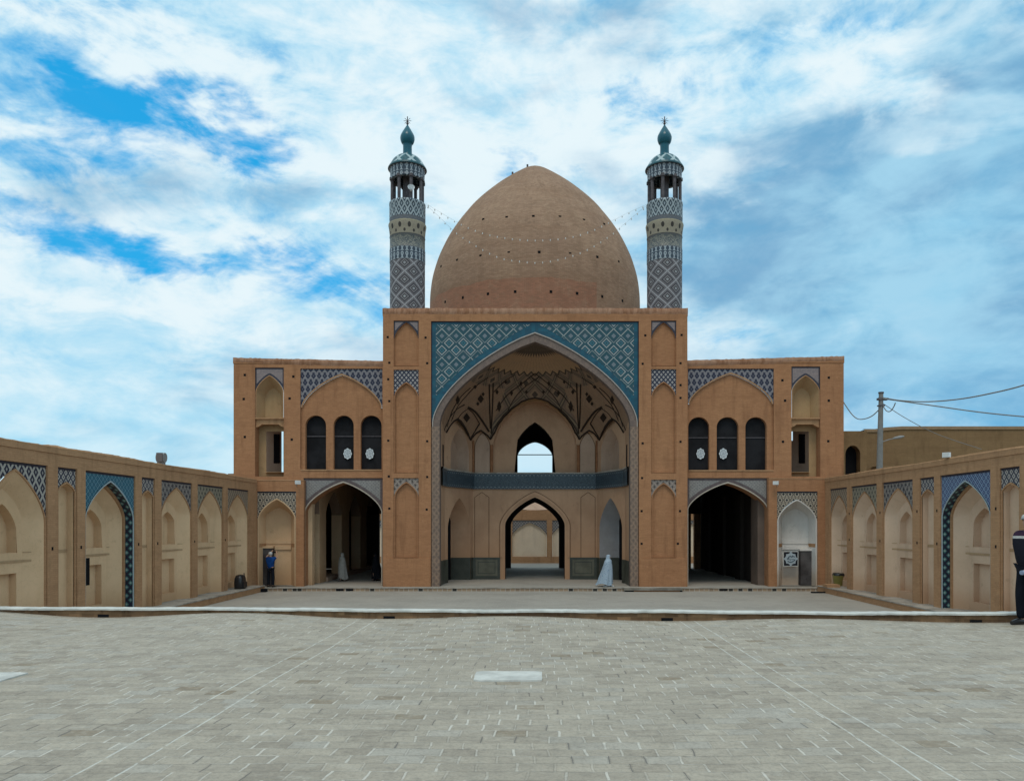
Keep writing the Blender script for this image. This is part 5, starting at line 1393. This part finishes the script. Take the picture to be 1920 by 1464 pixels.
# stone block stack by the bin, low stone bench in front of right pier
mb = MB(); mb.box(13.95, 14.56, 36.9, 37.5, -1.36, -1.22, brick_tan); mb.build('brick_block', loc=(14.2, 37.2, -1.36), label='low brick block on the right ledge beside the yellow bin', cat='block')
mb = MB(); a = at(1169, 1107, 38.05); b = at(1279, 1107, 38.05)
R_ = random.Random(1); n_ = 12
top = [[(a.x+(b.x-a.x)*i/n_, 37.85+.4*j/2+R_.uniform(-.01,.01), -1.455+R_.uniform(-.006,.006)) for i in range(n_+1)] for j in range(3)]
mb.grid(top, None, stone_d, False); mb.grid([[(p[0], 37.86, -1.455) for p in top[0]], [(p[0], 37.9, -1.58) for p in top[0]]], None, stone_d, False)
mb.box(a.x+.08, a.x+.5, 37.95, 38.2, ZG, -1.5, black); mb.box(a.x+.5, b.x-.1, 37.98, 38.2, ZG, -1.5, brick); mb.box(b.x-.12, b.x, 37.95, 38.2, ZG, -1.5, black)
mb.build('stone_step', loc=((a.x+b.x)/2, 38.05, ZG), label='long pale stone step lying before the right portal pier', cat='stone step')
for x0_, x1_, y_ in ((630,644,1105),(649,662,1105),(1349,1364,1107)):
    a = at(x0_, y_, 38.26); b = at(x1_, y_, 38.26); m_ = MB(); m_.box(a.x, b.x, 38.255, 38.3, ZG+.03, ZG+.12, black); m_.build('vent_slot', loc=((a.x+b.x)/2, 38.26, ZG+.03), label='dark vent slot in the platform kerb, '+{630:'left one of the pair under the left arch',649:'right one of the pair under the left arch',1349:'under the dark right arch'}[x0_], cat='vent slot', group='vent slots in the platform kerb')

# ------------------------------------------------------------------ people
skin = flat('skin', (.42,.25,.17), .6, .3, .1)
def skinmesh(name, verts, edges, radii, mat, parent, sub=1, root=0):
    me = bpy.data.meshes.new(name); me.from_pydata(verts, edges, []); me.materials.append(mat)
    o = bpy.data.objects.new(name, me); C.objects.link(o)
    m = o.modifiers.new('skin', 'SKIN'); m.use_smooth_shade = True
    me.skin_vertices or None
    bpy.context.view_layer.objects.active = o
    sl = me.skin_vertices[0].data if len(me.skin_vertices) else None
    for i, r in enumerate(radii):
        rr_ = r if isinstance(r, tuple) else (r, r); sl[i].radius = rr_; sl[i].use_root = (i == root)
    s_ = o.modifiers.new('sub', 'SUBSURF'); s_.levels = sub; s_.render_levels = sub
    dg = bpy.context.evaluated_depsgraph_get(); ev = o.evaluated_get(dg); nm = bpy.data.meshes.new_from_object(ev)
    o.modifiers.clear(); o.data = nm; nm.name = name
    if not nm.materials: nm.materials.append(mat)
    for p in nm.polygons: p.use_smooth = True
    if parent: o.parent = parent
    return o
def chain(J, lst):        # J: dict name -> (pos, radius); lst: list of (a,b)
    names = []
    for a, b in lst:
        for q in (a, b):
            if q not in names: names.append(q)
    return [J[n][0] for n in names], [(names.index(a), names.index(b)) for a, b in lst], [J[n][1] for n in names]
def figure(loc, rz, label, arms, legs=((.10,.0),(-.10,.0)), belly=1.0, shirt=None, trouser=None, H=1.75, head_turn=0.0, fingers=True, hold=None):
    e = empty('person', loc, label, 'person', None, rz); e.scale = (H/1.75,)*3
    J = {'pel': ((0,0,.95),(.15,.11)), 'sp': ((0,-.01,1.12),(.145*belly,.115*belly)), 'ch': ((0,0,1.33),(.165,.115)), 'nk': ((0,.01,1.50),.056), 'hb': ((0,-.005,1.575),(.068,.075)),
         'hm': ((0,-.01,1.655),(.078,.098)), 'ht': ((0,0,1.735),(.055,.07)), 'no': ((0,-.108,1.635),.016)}
    E = [('pel','sp'),('sp','ch'),('ch','nk'),('nk','hb'),('hb','hm'),('hm','ht'),('hm','no')]
    for s, k in ((1,'r'),(-1,'l')):
        el_, wr = arms[0] if s > 0 else arms[1]
        J['sh'+k] = ((s*.185,.0,1.44),.062); J['el'+k] = (el_,.046); J['wr'+k] = (wr,.031)
        d = (Vector(wr)-Vector(el_)).normalized(); hd = Vector(wr)+d*.075; J['ha'+k] = (tuple(hd),(.036,.022))
        E += [('ch','sh'+k),('sh'+k,'el'+k),('el'+k,'wr'+k),('wr'+k,'ha'+k)]
        side = d.cross(Vector((s*.3,1,.2))).normalized()
        if fingers:
            for f_, (off, ln) in enumerate(((-.027,.062),(-.009,.074),(.009,.070),(.027,.054))):
                b0 = hd+d*.02+side*off; m0 = b0+d*ln*.55+Vector((0,-.006,0)); t0 = b0+d*ln*.9+Vector((0,-.022,0))
                for q, pp, rr_ in (('a',b0,.011),('b',m0,.0095),('c',t0,.0075)): J[f'f{k}{f_}{q}'] = (tuple(pp), rr_)
                E += [('ha'+k, f'f{k}{f_}a'), (f'f{k}{f_}a', f'f{k}{f_}b'), (f'f{k}{f_}b', f'f{k}{f_}c')]
            t1 = Vector(wr)+d*.035+side*-.035+Vector((0,-.02,0)); t2 = t1+d*.04+side*-.012+Vector((0,-.015,0))
            J['t1'+k] = (tuple(t1),.013); J['t2'+k] = (tuple(t2),.010); E += [('wr'+k,'t1'+k),('t1'+k,'t2'+k)]
        dx_, dy_ = legs[0] if s > 0 else legs[1]
        J['hp'+k] = ((s*.095,0,.90),.088); J['kn'+k] = ((dx_,dy_*.5-.02,.50),.058); J['an'+k] = ((dx_,dy_,.09),.04); J['he'+k] = ((dx_,dy_+.03,.04),.035); J['to'+k] = ((dx_*1.1,dy_-.16,.03),(.042,.028))
        E += [('pel','hp'+k),('hp'+k,'kn'+k),('kn'+k,'an'+k),('an'+k,'he'+k),('he'+k,'to'+k)]
    v, ed_, r = chain(J, E); body = skinmesh('body', v, ed_, r, skin, e, 2)
    if shirt:
        J2 = dict(J); g_ = 1.16
        def gr(n, f=1.18, add=.012): p, r_ = J2[n]; r_ = r_ if isinstance(r_, tuple) else (r_, r_); return (p, (r_[0]*f+add, r_[1]*f+add))
        K2 = {n: gr(n) for n in ('pel','sp','ch','shr','shl')}; K2['nk'] = ((0,.01,1.47),(.066,.066)); K2['pel'] = ((0,.0,.86),(.150*max(1,belly*.95),.135))
        E2 = [('ch','sp'),('sp','pel'),('ch','nk')]
        for s, k in ((1,'r'),(-1,'l')):
            p = Vector(J['sh'+k][0]).lerp(Vector(J['el'+k][0]), .85 if not shirt.get('long') else 1.0); K2['s1'+k] = (tuple(p),(.068,.068)); E2 += [('ch','sh'+k),('sh'+k,'s1'+k)]
            if shirt.get('long'):
                K2['s2'+k] = (J['wr'+k][0], (.043,.043)); E2 += [('s1'+k,'s2'+k)]
        v, ed_, r = chain(K2, E2); skinmesh('shirt', v, ed_, r, shirt['mat'], e, 2, v.index(K2['ch'][0]))
    if trouser:
        K3 = {'pel': ((0,0,.98),(.135,.115))}; E3 = []
        for k in 'rl':
            K3['hp'+k] = (J['hp'+k][0],(.092,.098)); K3['kn'+k] = (J['kn'+k][0],(.082,.082)); a_ = J['an'+k][0]; K3['an'+k] = ((a_[0],a_[1],a_[2]-.01),(.068,.07)); E3 += [('pel','hp'+k),('hp'+k,'kn'+k),('kn'+k,'an'+k)]
        v, ed_, r = chain(K3, E3); skinmesh('trousers', v, ed_, r, trouser, e, 2)
        for k in 'rl':
            a_ = J['an'+k][0]; t_ = J['to'+k][0]; m = MB()
            m.tube([(a_[0],a_[1]+.06,.045),(a_[0],a_[1],.055),(t_[0],(a_[1]+t_[1])/2,.045),(t_[0],t_[1]-.03,.03)], [.045,.052,.05,.035], bag_m, 10); o = m.build('shoe'); o.parent = e
    return e, J
# man in the dark polo shirt at the right edge
def polo_f(nt):
    o, x, y, z = obj_uv(nt)
    c = mix(nt, (z > 1.385), (.012,.013,.02), (.45,.44,.42)); c = mix(nt, (z > 1.425), c, (.045,.022,.045)); n = noise(nt, o, 30, 3, .6)
    return mix(nt, smooth(n, .4, .7)*.3, c, (.02,.02,.025))
polo = newmat('dark_polo', polo_f, .9, .1); dark_cloth = flat('black_trousers', (.010,.012,.018), .9, .1, .3, 5)
mx = 8.06; my = 12.62
man, J = figure((mx, my, zt(mx, my)), math.radians(-72), 'person in a dark short-sleeved top with pale chest stripe and cap at the right edge', (((.27,-.09,1.17),(.24,-.27,.95)), ((-.25,.10,1.17),(-.22,.10,.92))),
    legs=((.13,.02),(-.13,.0)), belly=1.22, shirt={'mat': polo}, trouser=dark_cloth, H=1.79)
m = MB(); m.lathe([(.100,.02),(.103,.04),(.094,.075),(.06,.10),(.001,.11)], flat('grey_cap_cloth', (.45,.45,.44)), 20, (0,.0,1.675)); m.poly([(-.06,-.09,1.70),(.06,-.09,1.70),(.045,-.135,1.69),(-.045,-.135,1.69)], None, bag_m); o = m.build('cap'); o.parent = man
hair_m = flat('dark_hair', (.02,.016,.013), .6, .3)
m = MB(); m.lathe([(.001,-.09),(.06,-.085),(.088,-.04),(.099,.0),(.098,.03)], hair_m, 18, (0,.018,1.67)); o = m.build('hair'); o.parent = man
h = Vector(J['har'][0]); m = MB(); m.tube([(h.x-.0, h.y-.12, h.z-.03), (h.x, h.y-.02, h.z-.03)], [.035,.038], flat('pale_blue_plastic', (.25,.30,.42), .4), 12)
m.build('camera', loc=tuple(Vector((mx,my,0))), label='small pale camera held in the hand of the person at the right edge', cat='camera').parent = None
cob = bpy.data.objects['camera.001'] if 'camera.001' in bpy.data.objects else None
if cob:
    rot = Matrix.Translation((mx, my, zt(mx, my))) @ Matrix.Rotation(math.radians(-72), 4, 'Z') @ Matrix.Scale(1.79/1.75, 4)
    for v in cob.data.vertices: v.co = v.co + Vector((mx, my, 0))      # stored relative to loc
    cob.location = (0,0,0); cob.data.transform(rot); wc = sum((v.co for v in cob.data.vertices), Vector())/len(cob.data.vertices)
    cob.data.transform(Matrix.Translation(-wc)); cob.location = wc; cob.name = 'handheld_camera'
# man in blue raising a camera in the left end bay
pblue = at(508, 1101, 38.5)
blue_m = flat('royal_blue_shirt', (.008,.05,.20), .85, .1, .3); 
mb_, J = figure((pblue.x, 38.45, ZP), math.radians(165), 'person in a royal blue shirt with both arms raised before the left end bay', (((-.0+.30,-.10,1.50),(.17,-.26,1.72)), ((-.30,-.12,1.50),(-.16,-.28,1.70))),
    legs=((.13,.0),(-.14,.02)), shirt={'mat': blue_m}, trouser=dark_cloth, H=1.74)
m = MB(); m.lathe([(.001,-.08),(.06,-.075),(.088,-.03),(.098,.03),(.085,.08),(.04,.105),(.001,.11)], flat('grey_white_hair', (.50,.50,.50), .8), 18, (0,.012,1.66)); o = m.build('hair'); o.parent = mb_
m = MB(); m.box(-.13,.13,-.40,-.36,1.70,1.79, bag_m); o = m.build('handheld_camera', loc=(0,-.38,1.75), label='black camera held up by the person in blue', cat='camera')
Mw = Matrix.Translation((pblue.x, 38.45, ZP)) @ Matrix.Rotation(math.radians(165), 4, 'Z') @ Matrix.Scale(1.74/1.75, 4); o.location = Mw @ Vector((0,-.38,1.75)); o.rotation_euler = (0,0,math.radians(165))
# cloaked women
def chador(px_, py_, Y, z0, H, rz, mat, label, lean=0.0, flare=1.0, under=None, wd=1.0):
    p = at(px_, py_, Y); e = empty('person', (p.x, Y, z0), label, 'person', None, rz)
    k = H/1.62
    J = {'pel': ((0,0,.88),.12), 'ch': ((0,0,1.22),.12), 'nk': ((0,0,1.38),.05), 'hm': ((0,-.01,1.50),(.075,.09)), 'ht': ((0,0,1.57),.06), 'no': ((0,-.10,1.485),.014),
         'hr': ((.09,0,.82),.08), 'kr': ((.10,-.12,.45),.055), 'ar': ((.10,-.10,.08),.035), 'tr': ((.10,-.24,.03),.03),
         'hl': ((-.09,0,.82),.08), 'kl': ((-.10,.02,.45),.055), 'al': ((-.10,.16,.10),.035), 'tl': ((-.10,.04,.03),.03)}
    E = [('pel','ch'),('ch','nk'),('nk','hm'),('hm','ht'),('hm','no'),('pel','hr'),('hr','kr'),('kr','ar'),('ar','tr'),('pel','hl'),('hl','kl'),('kl','al'),('al','tl')]
    v, ed_, r = chain(J, E); b = skinmesh('body', v, ed_, r, skin, e, 1); e.scale = (k,)*3
    m = MB(); R_ = random.Random(int(px_)); rows = []
    prof = [(1.63,.02,.02,0),(1.615,.06,.07,0),(1.58,.095,.11,.005),(1.50,.112,.13,.01),(1.42,.105,.12,.015),(1.38,.135,.13,.02),(1.33,.215,.16,.02),(1.24,.25,.18,.03),(1.05,.26,.23,.04),(.85,.27,.27,.06),(.65,.30,.31,.09),(.45,.33,.35,.12),(.25,.36,.40,.16),(.12,.385,.45,.19)]
    ph = [R_.uniform(0, 6) for _ in range(4)]
    for z, rx, ry, dy_ in prof:
        f = max(0, (1.35-z)/1.2); row = []
        for q in range(40):
            t = 2*PI*q/40
            fold = 1 + f*.10*math.sin(t*7+ph[0]+z*1.5) + f*.05*math.sin(t*11+ph[1]-z*2)
            ry_ = ry*(1+f*.35*flare*max(0, math.cos(t)))
            x = rx*fold*math.sin(t)*(1+(wd-1)*f); y = ry_*fold*math.cos(t)*(1+(wd-1)*f)+dy_*flare + lean*(z-.8)*-.1
            if z > 1.40 and math.cos(t) < -.35: y = max(y, -.085+.03*abs(math.sin(t)))       # opening for the face
            row.append((x, y, z + (f*.05*math.sin(t*3+ph[2]) if z < .3 else 0)))
        rows.append(row)
    m.grid(rows, None, mat, True, True); o = m.build('chador'); o.parent = e
    for s, yy in ((.10,-.12),(-.10,.16)):
        q = MB(); q.tube([(s, yy+.07, .045),(s, yy, .05),(s, yy-.13, .03)], [.035,.045,.03], under or bag_m, 8); o = q.build('shoe'); o.parent = e
def pale_f(nt):
    o, x, y, z = obj_uv(nt); v = nt.nodes.new('ShaderNodeTexVoronoi'); nt.links.new(o.v, v.inputs['Vector']); v.inputs['Scale'].default_value = 14
    d = X(nt, v.outputs['Distance']); return mix(nt, smooth(d, .15, .35), (.12,.20,.32), (.33,.41,.49))
pale_blue = newmat('pale_blue_cloth', pale_f, .9, .1); cream_c = flat('off_white_cloth', (.40,.38,.35), .9, .1, .2, 8); black_c = flat('black_cloth', (.010,.012,.017), .9, .1, .4, 5)
chador(1141, 1101, 38.75, ZP, 1.60, math.radians(62), pale_blue, 'person in a pale blue patterned chador walking before the right side of the portal arch', flare=.95, under=whitem, wd=.85)
chador(641, 1084, 42.6, ZP, 1.55, math.radians(-62), cream_c, 'person in an off-white chador walking under the left wing arch', flare=.4, wd=.62)
chador(704, 1084, 42.8, ZP, 1.52, math.radians(-70), black_c, 'person in a black chador beside the portal pier under the left wing arch', flare=.6, wd=.75)
# black bag on the left ledge
pbg = at(440, 1100, 37.3); mb = MB(); bx, by, bz_ = -13.92, 36.2, -1.353
rows = []
for z, a, b in ((0,.30,.17),(.02,.33,.20),(.3,.33,.21),(.5,.31,.19),(.62,.25,.15),(.66,.10,.06)):
    rows.append([(bx+.12+b*math.copysign(abs(math.cos(t))**.5, math.cos(t)), by+a*math.copysign(abs(math.sin(t))**.5, math.sin(t)), bz_+z) for t in [2*PI*q/24 for q in range(24)]])
bk_e = empty('backpack', (bx+.12, by, bz_), 'black backpack left on the ledge of the left wall near the corner', 'backpack')
mb.grid(rows, None, bag_m, True, True); mb.build('bag', bk_e)
mb = MB(); mb.tube([(bx+.30, by-.08, bz_+.60), (bx+.3, by-.05, bz_+.72), (bx+.3, by+.05, bz_+.72), (bx+.3, by+.08, bz_+.60)], .015, bag_m, 6); mb.build('handle', bk_e)
mb = MB(); mb.box(bx+.31, bx+.38, by-.2, by+.2, bz_+.05, bz_+.33, bag_m); mb.build('pocket', bk_e)
# timber and rubble bits at the foot of the left end
mb = MB(); a = at(491, 1109, 37.9); mb.box(a.x-.25, a.x+.25, 37.7, 38.0, ZG+.002, ZG+.16, black); mb.build('drain_cover', loc=(a.x, 37.85, ZG), label='dark drain box on the ground below the left end bay', cat='drain')
mb = MB(); a = at(1535, 1113, 37.3); mb.box(a.x-.35, a.x+.35, 37.2, 37.4, ZG+.002, ZG+.06, black); mb.build('drain_cover', loc=(a.x, 37.3, ZG), label='flat dark drain grate on the ground at the right corner', cat='drain')
